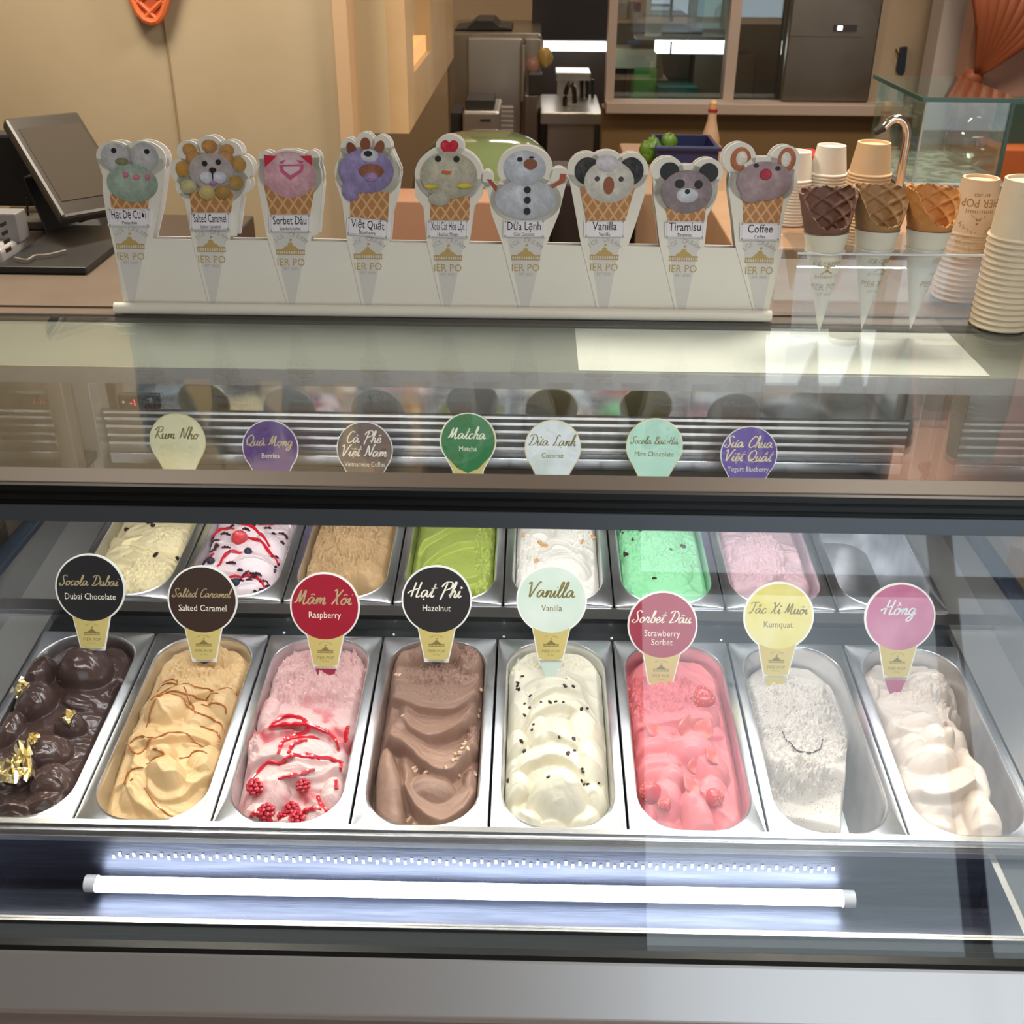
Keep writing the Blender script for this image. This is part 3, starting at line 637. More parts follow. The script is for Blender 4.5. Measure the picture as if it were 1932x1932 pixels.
for i, (X, Y, r) in enumerate([(310, 1240, .010), (660, 1205, .0085), (385, 1395, .010), (610, 1420, .0095), (570, 1325, .0085), (505, 1370, .007)]): raspberry(c, X, Y, r, i)

# 4 hazelnut chocolate
c = Ice(0, 3, 2, zp, mound(-.016, .012, .012, -.024), [(130, 1250, 110, 330, .022, 12), (420, 1230, 240, 110, .020), (740, 1180, 90, 130, .016), (200, 820, 110, 130, .014), (330, 280, 180, 70, .012), (490, 265, 190, 75, .024), (720, 300, 110, 90, .012), (760, 800, 80, 60, .010)],
        [([(130, 560), (260, 640), (430, 700), (600, 690), (720, 620), (800, 520)], .05, .014), ([(200, 760), (300, 890), (430, 940), (600, 890), (760, 720)], .06, .022), ([(90, 900), (250, 1010), (450, 1150), (620, 1140), (800, 900)], .065, .024), ([(200, 1180), (330, 1380), (500, 1450), (680, 1360), (800, 1190)], .07, .024), ([(100, 1380), (250, 1520), (420, 1580), (700, 1500)], .06, .012)],
        [(480, 360, 330, 150, .0042), (720, 270, 120, 110, .0050), (740, 830, 70, 50, .005), (480, 560, 180, 90, .0022)], 31, stria=.0008, gain=1.5, wave=(.1, 60, .0012), auto=(5, .03, .2))
c.make((.325, .195, .145), SILK, 'brown hazelnut ice cream in smooth folds dotted with chopped nuts')
c.bits([(690, 915), (675, 940), (668, 985), (705, 1018), (612, 1038), (650, 1045), (600, 1090), (625, 1085), (325, 1103), (310, 1090), (395, 1138), (545, 1150), (770, 1065), (762, 1095), (230, 745), (265, 1360), (310, 1395), (345, 1400), (205, 1440), (180, 376), (205, 380), (780, 632), (790, 575), (810, 460), (640, 1110)], NUT, 'hazelnut_piece', .0044, .5)

# 5 vanilla
c = Ice(0, 4, 2, zp, mound(-.012, .020, 0, -.018), [(1370, 1310, 230, 150, .034), (1120, 1480, 160, 120, .024, 20), (1330, 1500, 170, 70, .022, -10), (1600, 1050, 110, 160, .020), (1560, 840, 140, 150, .018), (1230, 870, 120, 110, .018), (1060, 1190, 120, 80, .016), (1640, 1280, 110, 90, .018), (1350, 540, 190, 70, .016), (1080, 640, 90, 160, .010), (1560, 1440, 140, 110, .020), (1050, 900, 80, 100, .014)],
        [([(1110, 690), (1240, 620), (1400, 590), (1560, 620)], .05, .014), ([(1110, 840), (1260, 740), (1420, 720), (1600, 800)], .05, .015), ([(1130, 990), (1290, 930), (1430, 980), (1540, 1010)], .05, .016), ([(1050, 1150), (1220, 1100), (1400, 1110), (1560, 1200)], .05, .016), ([(1000, 1420), (1130, 1560), (1400, 1590), (1700, 1500)], .05, .01)],
        [(1330, 290, 330, 110, .0040), (1050, 300, 90, 60, .005)], 47)
c.make((.78, .73, .58), SILK, 'white vanilla ice cream in soft folds with dark chocolate chips')
c.bits([(1105, 395), (1070, 445), (1066, 470), (1068, 505), (1080, 530), (1160, 605), (1120, 655), (1155, 675), (1240, 668), (1300, 685), (1312, 700), (1345, 695), (1400, 700), (1405, 570), (1412, 580), (1470, 565), (1420, 505), (1120, 735), (1530, 742), (1185, 850), (1172, 880), (1095, 942), (1120, 980), (1370, 950), (1475, 955), (1440, 1045), (1432, 1060), (1480, 1020), (1540, 1135), (1535, 1190), (1560, 1195), (1580, 1225), (1550, 1220), (1545, 1150), (1290, 1272), (970, 1160), (1000, 1155), (1575, 675), (1650, 1435), (1660, 1180)], DARKC, 'chocolate_chip', .0034, .4)

# 6 strawberry sorbet
c = Ice(0, 5, 3, zp, mound(-.018, .016, -.004, -.018), [(870, 680, 150, 90, .014), (520, 900, 220, 70, .014), (800, 950, 190, 110, .022), (520, 1080, 200, 90, .016), (950, 1080, 130, 110, .018), (640, 1150, 120, 80, .018), (860, 1400, 110, 180, .026, 18), (600, 1260, 140, 110, .018), (960, 1230, 130, 90, .016), (450, 1300, 120, 130, .016), (1060, 1350, 120, 200, .014, 15), (640, 1500, 200, 90, .010), (370, 700, 80, 110, .012)],
        [([(300, 760), (450, 790), (700, 770), (960, 740)], .05, .010), ([(340, 960), (500, 920), (700, 900)], .045, .012), ([(350, 1130), (560, 1120), (720, 1060)], .045, .012), ([(400, 1450), (520, 1470), (650, 1580)], .028, .009), ([(390, 1380), (560, 1400), (740, 1500)], .028, .009), ([(900, 1500), (1040, 1440), (1180, 1480)], .04, .009)],
        [(560, 540, 400, 200, .0045), (420, 420, 150, 70, .007), (700, 430, 120, 60, .006)], 59)
c.make((.76, .205, .22), SILK, 'bright pink strawberry sorbet with whole and sliced strawberries')
def strawberry(ice, X, Y, r, rz, rx=1.2, seed=0):
    p = ice.world(X, Y, r*.45); prof = [(r*a, r*b) for a, b in ((.02, -1.15), (.35, -1.0), (.68, -.6), (.92, -.1), (1.0, .25), (.88, .55), (.5, .72), (.02, .76))]
    b = MB().lathe(prof, 18); o = b.build('strawberry', STRAW, ice.o, smooth=True, ang=80); o.location = p; o.rotation_euler = (rx, 0, rz)
    s = MB()
    for i in range(7):
        for j in range(9):
            t = -.85+.22*i; a = 2*math.pi*(j+.5*(i % 2))/9; q = float(np.interp(t, [-1.15, -1., -.6, -.1, .25, .55, .72], [.02, .35, .68, .92, 1, .88, .5]))
            s.blob((r*q*math.cos(a), r*q*math.sin(a), r*t), r*.055, 1, 6, 0)
    s.build('seeds', M('strawberry_seeds', (.75, .50, .28), .5), o)['kind'] = 'stuff'
def slice_(ice, X, Y, w_, l_, rz, rx):
    p = ice.world(X, Y, .006); n = 14
    out = [(w_*math.sin(math.pi*t)*(1-.35*t)*s, l_*(t-.5)) for s, ts in ((1, [i/n for i in range(n+1)]), (-1, [1-i/n for i in range(1, n)])) for t in ts]
    o = MB().prism(out, -.002, .002, 'z').build('strawberry_slice', SLICE, ice.o, smooth=True, bevel=.001); o.location = p; o.rotation_euler = (rx, .2, rz)
strawberry(c, 875, 630, .0165, .3, 2.2); strawberry(c, 490, 1255, .014, .6, 1.0); strawberry(c, 965, 1290, .012, -1.2, 1.4); strawberry(c, 605, 1335, .009, 1.4, 1.5)
for a in [(520, 835, .016, .034, 1.3, .5), (760, 890, .018, .036, .25, .9), (870, 900, .016, .034, -.5, .7), (930, 1080, .011, .026, .9, .6), (790, 1240, .012, .034, .8, .5), (810, 1075, .010, .022, .2, .8)]: slice_(c, *a)

# 7 speckled, half scooped away
def scooped(X, Y):
    yc = .115+.02*np.sin(X*60)-.35*X; yc2 = .060-.3*X
    top = -.006-.01*(X/HW)**2-.022*ss(.28, .345, Y)-.012*(X > .03)*ss(.03, .066, X)
    h = np.where(Y > yc, top, top-.030*ss(0, .02, yc-Y)); h = h-.11*ss(.0, .030, yc2-Y)-.13*ss(.034, .050, X-.25*(Y-.12))*(1-ss(.16, .22, Y))
    return h
c = Ice(0, 6, 3, zp, scooped, [(1500, 620, 330, 230, .012), (1560, 930, 260, 130, .006)], (), [(1520, 700, 480, 420, .0042), (1560, 1080, 330, 90, .009), (1850, 700, 90, 300, .008)], 67, fine=.0016, wave=(0, 60, .0004), gain=1, auto=(0, 0, 0))
c.make((.68, .615, .55), SPECK, 'grey white speckled ice cream scooped away at its front', floor=-.11)
c.drizzle([[(1465, 800), (1510, 890), (1590, 955), (1690, 965), (1740, 930), (1760, 850)]], .0011, DARKC, 'vanilla_thread')
# 8 pale cream swirl
def cliff(X, Y):
    return mound(-.016, .016, -.006)(X, Y)-.13*ss(.028, .046, X+.06*(Y-.1)-.008*np.sin(Y*90))*(1-ss(.20, .26, Y))-.02*ss(.035, .05, X)
c = Ice(0, 7, 4, zp, cliff, [(1250, 940, 130, 90, .030), (1120, 960, 110, 110, .022), (1400, 930, 120, 110, .022), (1280, 1060, 190, 90, .024), (1340, 970, 70, 60, .034), (1180, 780, 200, 70, .018, -20), (1440, 760, 110, 110, .020), (1560, 1150, 80, 230, .018, 10), (1280, 1300, 220, 110, .010), (1640, 1420, 130, 150, .018), (1300, 430, 240, 140, .014), (800, 430, 100, 130, .012), (1000, 760, 110, 60, .014, 30)],
        [([(950, 760), (1100, 850), (1260, 870), (1400, 800)], .045, .014), ([(1050, 1200), (1200, 1330), (1420, 1360), (1600, 1250)], .06, .022), ([(1060, 1400), (1250, 1560), (1500, 1600)], .06, .012)],
        [(1220, 520, 300, 110, .0035), (1380, 600, 100, 80, .006)], 71)
c.make((.74, .63, .54), SILK, 'off white ice cream piped in a soft whipped swirl', floor=-.11)

# ---- rear row
c = Ice(1, 0, 0, bp, mound(-.014, .014), [(900, 250, 200, 90, .010), (800, 480, 200, 130, .010)], [([(640, 300), (850, 260), (1050, 200)], .08, .008)], [(760, 480, 170, 200, .0028), (960, 250, 130, 70, .003)], 81)
c.make((.82, .70, .42), MATTE, 'pale yellow vanilla ice cream dotted with a few dark raisins')
c.bits([(725, 135), (825, 175), (915, 168), (990, 122), (850, 340), (970, 330), (690, 190), (845, 205)], DARKC, 'raisin', .0062, .5)
c = Ice(1, 1, 0, bp, mound(-.014, .020), [(1330, 260, 170, 70, .016), (1250, 380, 110, 60, .016), (1400, 420, 160, 70, .016), (1300, 150, 180, 60, .012), (1480, 300, 120, 70, .014), (1220, 240, 90, 50, .012), (1380, 520, 140, 60, .012)], [([(1100, 420), (1300, 470), (1520, 420)], .06, .012), ([(1150, 300), (1350, 340), (1560, 290)], .06, .012)], [(1380, 120, 220, 50, .003)], 83)
c.make((.82, .68, .70), SILK, 'white berry ice cream rippled with dark purple and red sauce')
rr = random.Random(5); dz = []
for i in range(46):
    X, Y = rr.uniform(1110, 1600), rr.uniform(180, 570); X = X-(Y-300)*.22
    a = rr.uniform(-.5, .5); l = rr.uniform(14, 60); dz.append([(X, Y), (X+l*.5, Y+l*.5*a-4), (X+l, Y+l*a)])
c.drizzle(dz, .0024, PURP, 'berry_streak')
c.drizzle([[(1290, 200), (1350, 165), (1440, 185), (1530, 175)], [(1330, 290), (1440, 320), (1540, 385)], [(1340, 250), (1420, 270), (1490, 330)], [(1120, 350), (1180, 380)], [(1200, 440), (1270, 400), (1340, 390)], [(1260, 470), (1400, 480), (1470, 530)], [(1440, 480), (1475, 540)], [(1160, 250), (1230, 240), (1300, 270)]], .0028, SAUCE, 'red_sauce')
strawberry(c, 1330, 315, .013, .2, 1.3)
for i, (X, Y) in enumerate([(1400, 245), (1165, 415), (1300, 510), (1375, 385)]):
    b = MB().blob((0, 0, 0), .0065, i, 12, .06).build('blueberry', BLUEB, c.o, smooth=True); b.location = c.world(X, Y, .003)
def lowfront(e, m, cut):
    def f(X, Y): return mound(e, m)(X, Y)-.085*ss(0, .03, cut+.3*X+.01*np.sin(X*90)-Y)
    return f
c = Ice(1, 2, 0, bp, lowfront(-.016, .014, .055), [(1900, 250, 200, 160, .012), (1960, 400, 160, 100, .010)], (), [(1900, 280, 260, 330, .0058)], 91)
c.make((.53, .35, .18), MATTE, 'tan coffee ice cream with a rough torn surface')
c = Ice(1, 3, 1, bp, lowfront(-.016, .014, .045), [(620, 160, 200, 70, .010)], [([(430, 310), (560, 260), (720, 190), (830, 160)], .10, .016), ([(440, 450), (560, 360), (720, 300), (870, 280)], .09, .013), ([(440, 560), (600, 520), (860, 430)], .10, .010)], [(820, 300, 90, 260, .004), (780, 540, 120, 60, .004)], 93, stria=.0004, wave=(.5, 60, .0006), gain=1.2, auto=(0, 0, 0))
c.make((.37, .44, .095), SILK, 'green matcha ice cream smoothed in broad diagonal strokes')
c = Ice(1, 4, 1, bp, mound(-.014, .018), [(1060, 250, 130, 130, .012), (1310, 240, 130, 110, .014), (1240, 420, 170, 90, .014), (1060, 430, 110, 100, .012), (1200, 330, 140, 80, .010), (1150, 180, 190, 60, .012)], [([(1080, 430), (1220, 380), (1380, 420)], .06, .012)], [(1020, 400, 110, 200, .005), (1160, 170, 220, 60, .005), (1330, 260, 80, 120, .005)], 97)
c.make((.83, .79, .72), MATTE, 'white coconut ice cream scattered with toasted orange flakes')
c.bits([(1110, 180), (1150, 190), (1200, 178), (1330, 170), (1350, 185), (1105, 310), (1140, 330), (1120, 320), (1400, 260), (1090, 420), (1010, 180), (1280, 190), (1340, 300), (1230, 150), (1020, 260), (1380, 200), (1180, 165)], FLAKE, 'coconut_flake', .0058, .6)
c = Ice(1, 5, 1, bp, mound(-.012, .016), [(1700, 250, 230, 140, .012), (1620, 420, 120, 140, .010), (1800, 420, 180, 140, .010)], [([(1540, 470), (1640, 420), (1760, 430)], .05, .008)], [(1720, 300, 300, 320, .0036), (1640, 540, 120, 70, .005)], 101)
c.make((.32, .72, .40), MATTE, 'bright mint green ice cream with dark chocolate shavings')
c.bits([(1560, 200), (1600, 230), (1660, 258), (1690, 240), (1770, 165), (1775, 180), (1580, 350), (1590, 362), (1640, 180), (1740, 200), (1850, 220), (1620, 290), (1740, 490), (1570, 230), (1900, 300), (1830, 350), (1720, 190)], DARKC, 'chocolate_shaving', .0048, .6)
c = Ice(1, 6, 2, bp, lowfront(-.022, .012, .08), [(480, 300, 170, 140, .012), (520, 460, 140, 60, .008)], (), [(480, 350, 200, 200, .004)], 103)
c.make((.72, .50, .54), MATTE, 'pale pink blueberry yogurt ice cream at the dim end of the rear row', floor=-.11)

# ------------------------------------------------------------------ flavour signs stuck in the ice cream
GOLDP = M('gold_print', (.80, .66, .36), .35, .6); SILVERP = M('silver_print', (.72, .72, .68), .35, .5); CREAMP = M('cream_print', (.85, .80, .66), .5)
KRAFT = M('kraft_stem', (.66, .55, .21), .5, var=((.58, .46, .15), 14, .3, .7)); OLIVE = M('olive_print', (.22, .17, .05), .6)
EDGE = M('sign_edge', (.86, .85, .80), .4)
RS = .047
def sign_root(px, py, Y, tilt, label):
    p = at(px, py, Y); r = empty('flavour_sign', p, -tilt); return tag(r, label, 'sign', 'round flavour signs in the ice cream')
def tag_print(mb, main, sub, y, ms=.021, mz=None):
    if isinstance(main, str): main = [main]
    z = .004 if len(main) == 1 else .012
    for m in main: script(mb, m, 0, z, ms, y, RS*1.72); z -= .024
    return z
def front_sign(px, py, col, main, sub, tip, prn, label, var=None, gloss=.3, buried=False):
    r = sign_root(px, py, .30, R(20), label)
    MB().ell(0, 0, RS+.0016, RS+.0016, 0, .003, 56).build('rim', EDGE, r)
    MB().ell(0, 0, RS-.0008, RS-.0008, -.0006, 0, 56).build('disc', M('sign_'+label[:14], col, gloss, var=var, spec=.6), r)
    MB().prism([(-.0265, -.040), (.0265, -.040), (.0168, -.0885), (-.0168, -.0885)], .0002, .0026).build('stem_edge', EDGE, r)
    st = MB().prism([(-.0255, -.038), (.0255, -.038), (.0162, -.0825), (.008, -.0855), (-.008, -.0855), (-.0162, -.0825)], -.0004, .0002).build('stem', KRAFT, r)
    e = MB(); emblem_icon(e, 0, -.0660, .011, -.0006); put_text(e, 'PIER POP', 0, -.0745, .0062, -.0006, 1.0); put_text(e, 'EST 2023', 0, -.0785, .0026, -.0006)
    arc_text(e, 'ARTISAN', 0, -.0515, .016, .0036, -.0006, .16); e.build('emblem', OLIVE, st)
    MB().prism([(-.0158, -.0855), (.0158, -.0855), (0, -.092 if buried else -.128)], .0002, .0024).build('tip', M('tip_'+label[:14], tip, .3), r)
    t = MB(); z = tag_print(t, main, sub, -.0009); t.build('script_lettering', prn, r)
    if sub:
        t = MB(); z = -.0155
        for sline in ([sub] if isinstance(sub, str) else sub): put_text(t, sline, 0, z, .0128, -.0009, .86, RS*1.5); z -= .0125
        t.build('lettering', CREAMP if prn is not OLIVE else OLIVE, r)
    return r
front_sign(170, 1110, (.018, .017, .019), 'Socola Dubai', 'Dubai Chocolate', (.02, .02, .02), GOLDP, 'round black sign reading Socola Dubai above the dark chocolate', buried=True)
front_sign(382, 1132, (.045, .026, .020), 'Salted Caramel', 'Salted Caramel', (.04, .03, .03), GOLDP, 'dark brown round sign reading Salted Caramel', buried=True)
front_sign(613, 1145, (.34, .012, .030), 'Mâm Xôi', 'Raspberry', (.34, .03, .06), GOLDP, 'crimson round sign reading Raspberry')
front_sign(824, 1132, (.026, .023, .023), 'Hạt Phỉ', 'Hazelnut', (.03, .03, .03), CREAMP, 'black round sign reading Hazelnut above the brown ice cream', buried=True)
front_sign(1041, 1132, (.58, .72, .60), 'Vanilla', 'Vanilla', (.62, .74, .66), OLIVE, 'mint white marbled round sign reading Vanilla in the front row', ((.72, .80, .72), 18, .35, .65))
front_sign(1250, 1180, (.34, .03, .06), 'Sorbet Dâu', ['Strawberry', 'Sorbet'], (.40, .12, .14), CREAMP, 'dark red round sign reading Strawberry Sorbet')
front_sign(1469, 1163, (.68, .58, .10), 'Tắc Xí Muội', 'Kumquat', (.6, .5, .15), OLIVE, 'yellow marbled round sign reading Kumquat', ((.74, .68, .30), 25, .35, .65))
front_sign(1698, 1165, (.44, .08, .19), 'Hồng', None, (.45, .1, .2), SILVERP, 'magenta pink round sign above the pale swirl', ((.56, .20, .32), 20, .35, .65))
def tear(k=1.0, off=0.0, zb=-.10):
    pts = []; n = 40
    for i in range(n+1):
        a = R(-38+256*i/n); pts.append(((RS+off)*math.cos(a), (RS+off)*math.sin(a)))
    pts += [(-.0255-off, -.052), (-.019-off, zb), (.019+off, zb), (.0255+off, -.052)]
    return pts
def rear_sign(px, py, col, main, sub, prn, label, var=None, stem=None):
    r = sign_root(px, py, .74, R(14), label)
    MB().prism(tear(1, .0016), 0, .003).build('rim', GOLDP if prn is OLIVE else EDGE, r)
    body = M('rsign_'+label[:14], col, .3, var=var, spec=.6)
    if stem:
        MB().prism(tear(), -.0004, 0).build('stem', stem, r)
        MB().prism([(x*.97, z) for x, z in tear()[:41]]+[(-.018, -.048), (0, -.056), (.018, -.048)], -.0008, -.0004).build('disc', body, r)
    else:
        MB().prism(tear(), -.0006, 0).build('disc', body, r)
    t = MB(); tag_print(t, main, sub, -.0011, .020); t.build('script_lettering', prn, r)
    if sub:
        t = MB(); put_text(t, sub, 0, -.0175 if isinstance(main, str) else -.030, .0125, -.0011, .86, RS*1.5); t.build('lettering', CREAMP if prn is not OLIVE else OLIVE, r)
rear_sign(335, 832, (.80, .76, .52), 'Rum Nho', None, OLIVE, 'cream yellow teardrop sign in the rear row', ((.72, .66, .38), 16, .35, .65))
rear_sign(510, 845, (.10, .045, .20), 'Quả Mọng', 'Berries', GOLDP, 'dark purple teardrop sign reading Berries')
rear_sign(688, 848, (.17, .115, .085), ['Cà Phê', 'Việt Nam'], 'Vietnamese Coffee', CREAMP, 'brown teardrop sign reading Vietnamese Coffee')
rear_sign(883, 832, (.015, .17, .055), 'Matcha', 'Matcha', CREAMP, 'green sign reading Matcha on a yellow stem', None, KRAFT)
rear_sign(1043, 845, (.72, .76, .78), 'Dừa Lạnh', 'Coconut', OLIVE, 'white marbled teardrop sign reading Coconut', ((.55, .62, .58), 16, .5, .7))
rear_sign(1235, 842, (.42, .72, .56), 'Socola Bạc Hà', 'Mint Chocolate', OLIVE, 'mint green teardrop sign in the rear row', ((.52, .76, .64), 14, .35, .65))
rear_sign(1413, 857, (.11, .055, .33), ['Sữa Chua', 'Việt Quất'], 'Yogurt Blueberry', GOLDP, 'violet blue teardrop sign reading Yogurt Blueberry')

# ------------------------------------------------------------------ cone menu stand
KS = .000780; SY = .572; TIPZ = TZ+.008
stand = empty('menu_stand', (0, SY, TZ+.0005), R(-6)); tag(stand, 'long white menu stand with nine animal ice cream cone cutouts', 'menu stand')
CARD = M('card_white', (.80, .78, .70), .45); CARD2 = M('card_back', (.74, .73, .74), .5); LABELM = M('label_paper', (.84, .82, .88), .5)
INK = M('black_ink', (.012, .012, .014), .5); GREYINK = M('grey_ink', (.40, .39, .37), .6); GOLDI = M('gold_ink', (.50, .35, .12), .5); PAPERC = M('printed_paper', (.66, .65, .63), .55)
xref = at(966, 595, SY).x
# local card coordinates from picture positions on the card plane
_n = Vector((0, -math.cos(R(6)), math.sin(R(6)))); _o = Vector((0, SY, TZ+.0005)); _v = Vector((0, math.sin(R(6)), math.cos(R(6))))
def card(px, py):
    d = ray(px, py); p = _C+d*((_o-_C).dot(_n)/d.dot(_n))-_o; return (p.x, p.dot(_v))
def print_mat(col, kind='scoop'):
    nm = kind+'_%02d%02d%02d' % tuple(int(99*c) for c in col)
    if kind == 'scoop' and nm not in MATS:
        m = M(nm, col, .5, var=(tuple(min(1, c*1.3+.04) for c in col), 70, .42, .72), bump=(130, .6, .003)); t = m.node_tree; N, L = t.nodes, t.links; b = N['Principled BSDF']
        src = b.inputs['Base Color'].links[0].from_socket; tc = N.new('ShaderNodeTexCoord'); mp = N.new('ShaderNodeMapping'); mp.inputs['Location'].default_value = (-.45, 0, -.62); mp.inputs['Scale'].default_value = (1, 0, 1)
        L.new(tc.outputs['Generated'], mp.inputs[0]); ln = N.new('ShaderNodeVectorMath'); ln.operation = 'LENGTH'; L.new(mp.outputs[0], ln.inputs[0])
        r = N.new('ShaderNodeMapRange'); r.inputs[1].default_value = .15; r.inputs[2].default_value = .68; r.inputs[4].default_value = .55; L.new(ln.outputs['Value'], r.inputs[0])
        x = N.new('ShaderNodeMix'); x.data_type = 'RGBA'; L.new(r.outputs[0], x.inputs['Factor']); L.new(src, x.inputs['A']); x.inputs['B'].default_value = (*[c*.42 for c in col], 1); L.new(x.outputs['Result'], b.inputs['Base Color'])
        return m
    if kind == 'scoop': return M(nm, col, .5, var=(tuple(min(1, c*1.25+.04) for c in col), 70, .42, .72), bump=(130, .6, .003))
    return M(nm, col, .5)
def waffle_mat():
    if 'waffle_print' in MATS: return MATS['waffle_print']
    m, t, b = nt('waffle_print'); N, L = t.nodes, t.links; tc = N.new('ShaderNodeTexCoord'); x = None
    outs = []
    for a in (35, -35):
        mp = N.new('ShaderNodeMapping'); mp.inputs['Rotation'].default_value = (0, R(a), 0); L.new(tc.outputs['Object'], mp.inputs[0])
        wv = N.new('ShaderNodeTexWave'); wv.bands_direction = 'X'; wv.inputs['Scale'].default_value = 26; wv.inputs['Distortion'].default_value = .4; L.new(mp.outputs[0], wv.inputs[0])
        r = N.new('ShaderNodeMapRange'); r.inputs[1].default_value = .80; r.inputs[2].default_value = .98; L.new(wv.outputs['Fac'], r.inputs[0]); outs.append(r)
    mx = N.new('ShaderNodeMath'); mx.operation = 'MAXIMUM'; L.new(outs[0].outputs[0], mx.inputs[0]); L.new(outs[1].outputs[0], mx.inputs[1])
    c = N.new('ShaderNodeMix'); c.data_type = 'RGBA'; L.new(mx.outputs[0], c.inputs['Factor']); c.inputs['A'].default_value = (.45, .215, .085, 1); c.inputs['B'].default_value = (.70, .42, .20, 1)
    L.new(c.outputs['Result'], b.inputs['Base Color']); b.inputs['Roughness'].default_value = .55; return m
OA, OB, OC = (160, 230), (600, 230), (1040, 230)
K = 3.7154
def conv(o, X, Y): return card(o[0]+X/K, o[1]+Y/K)
DK = (.018, .018, .02)
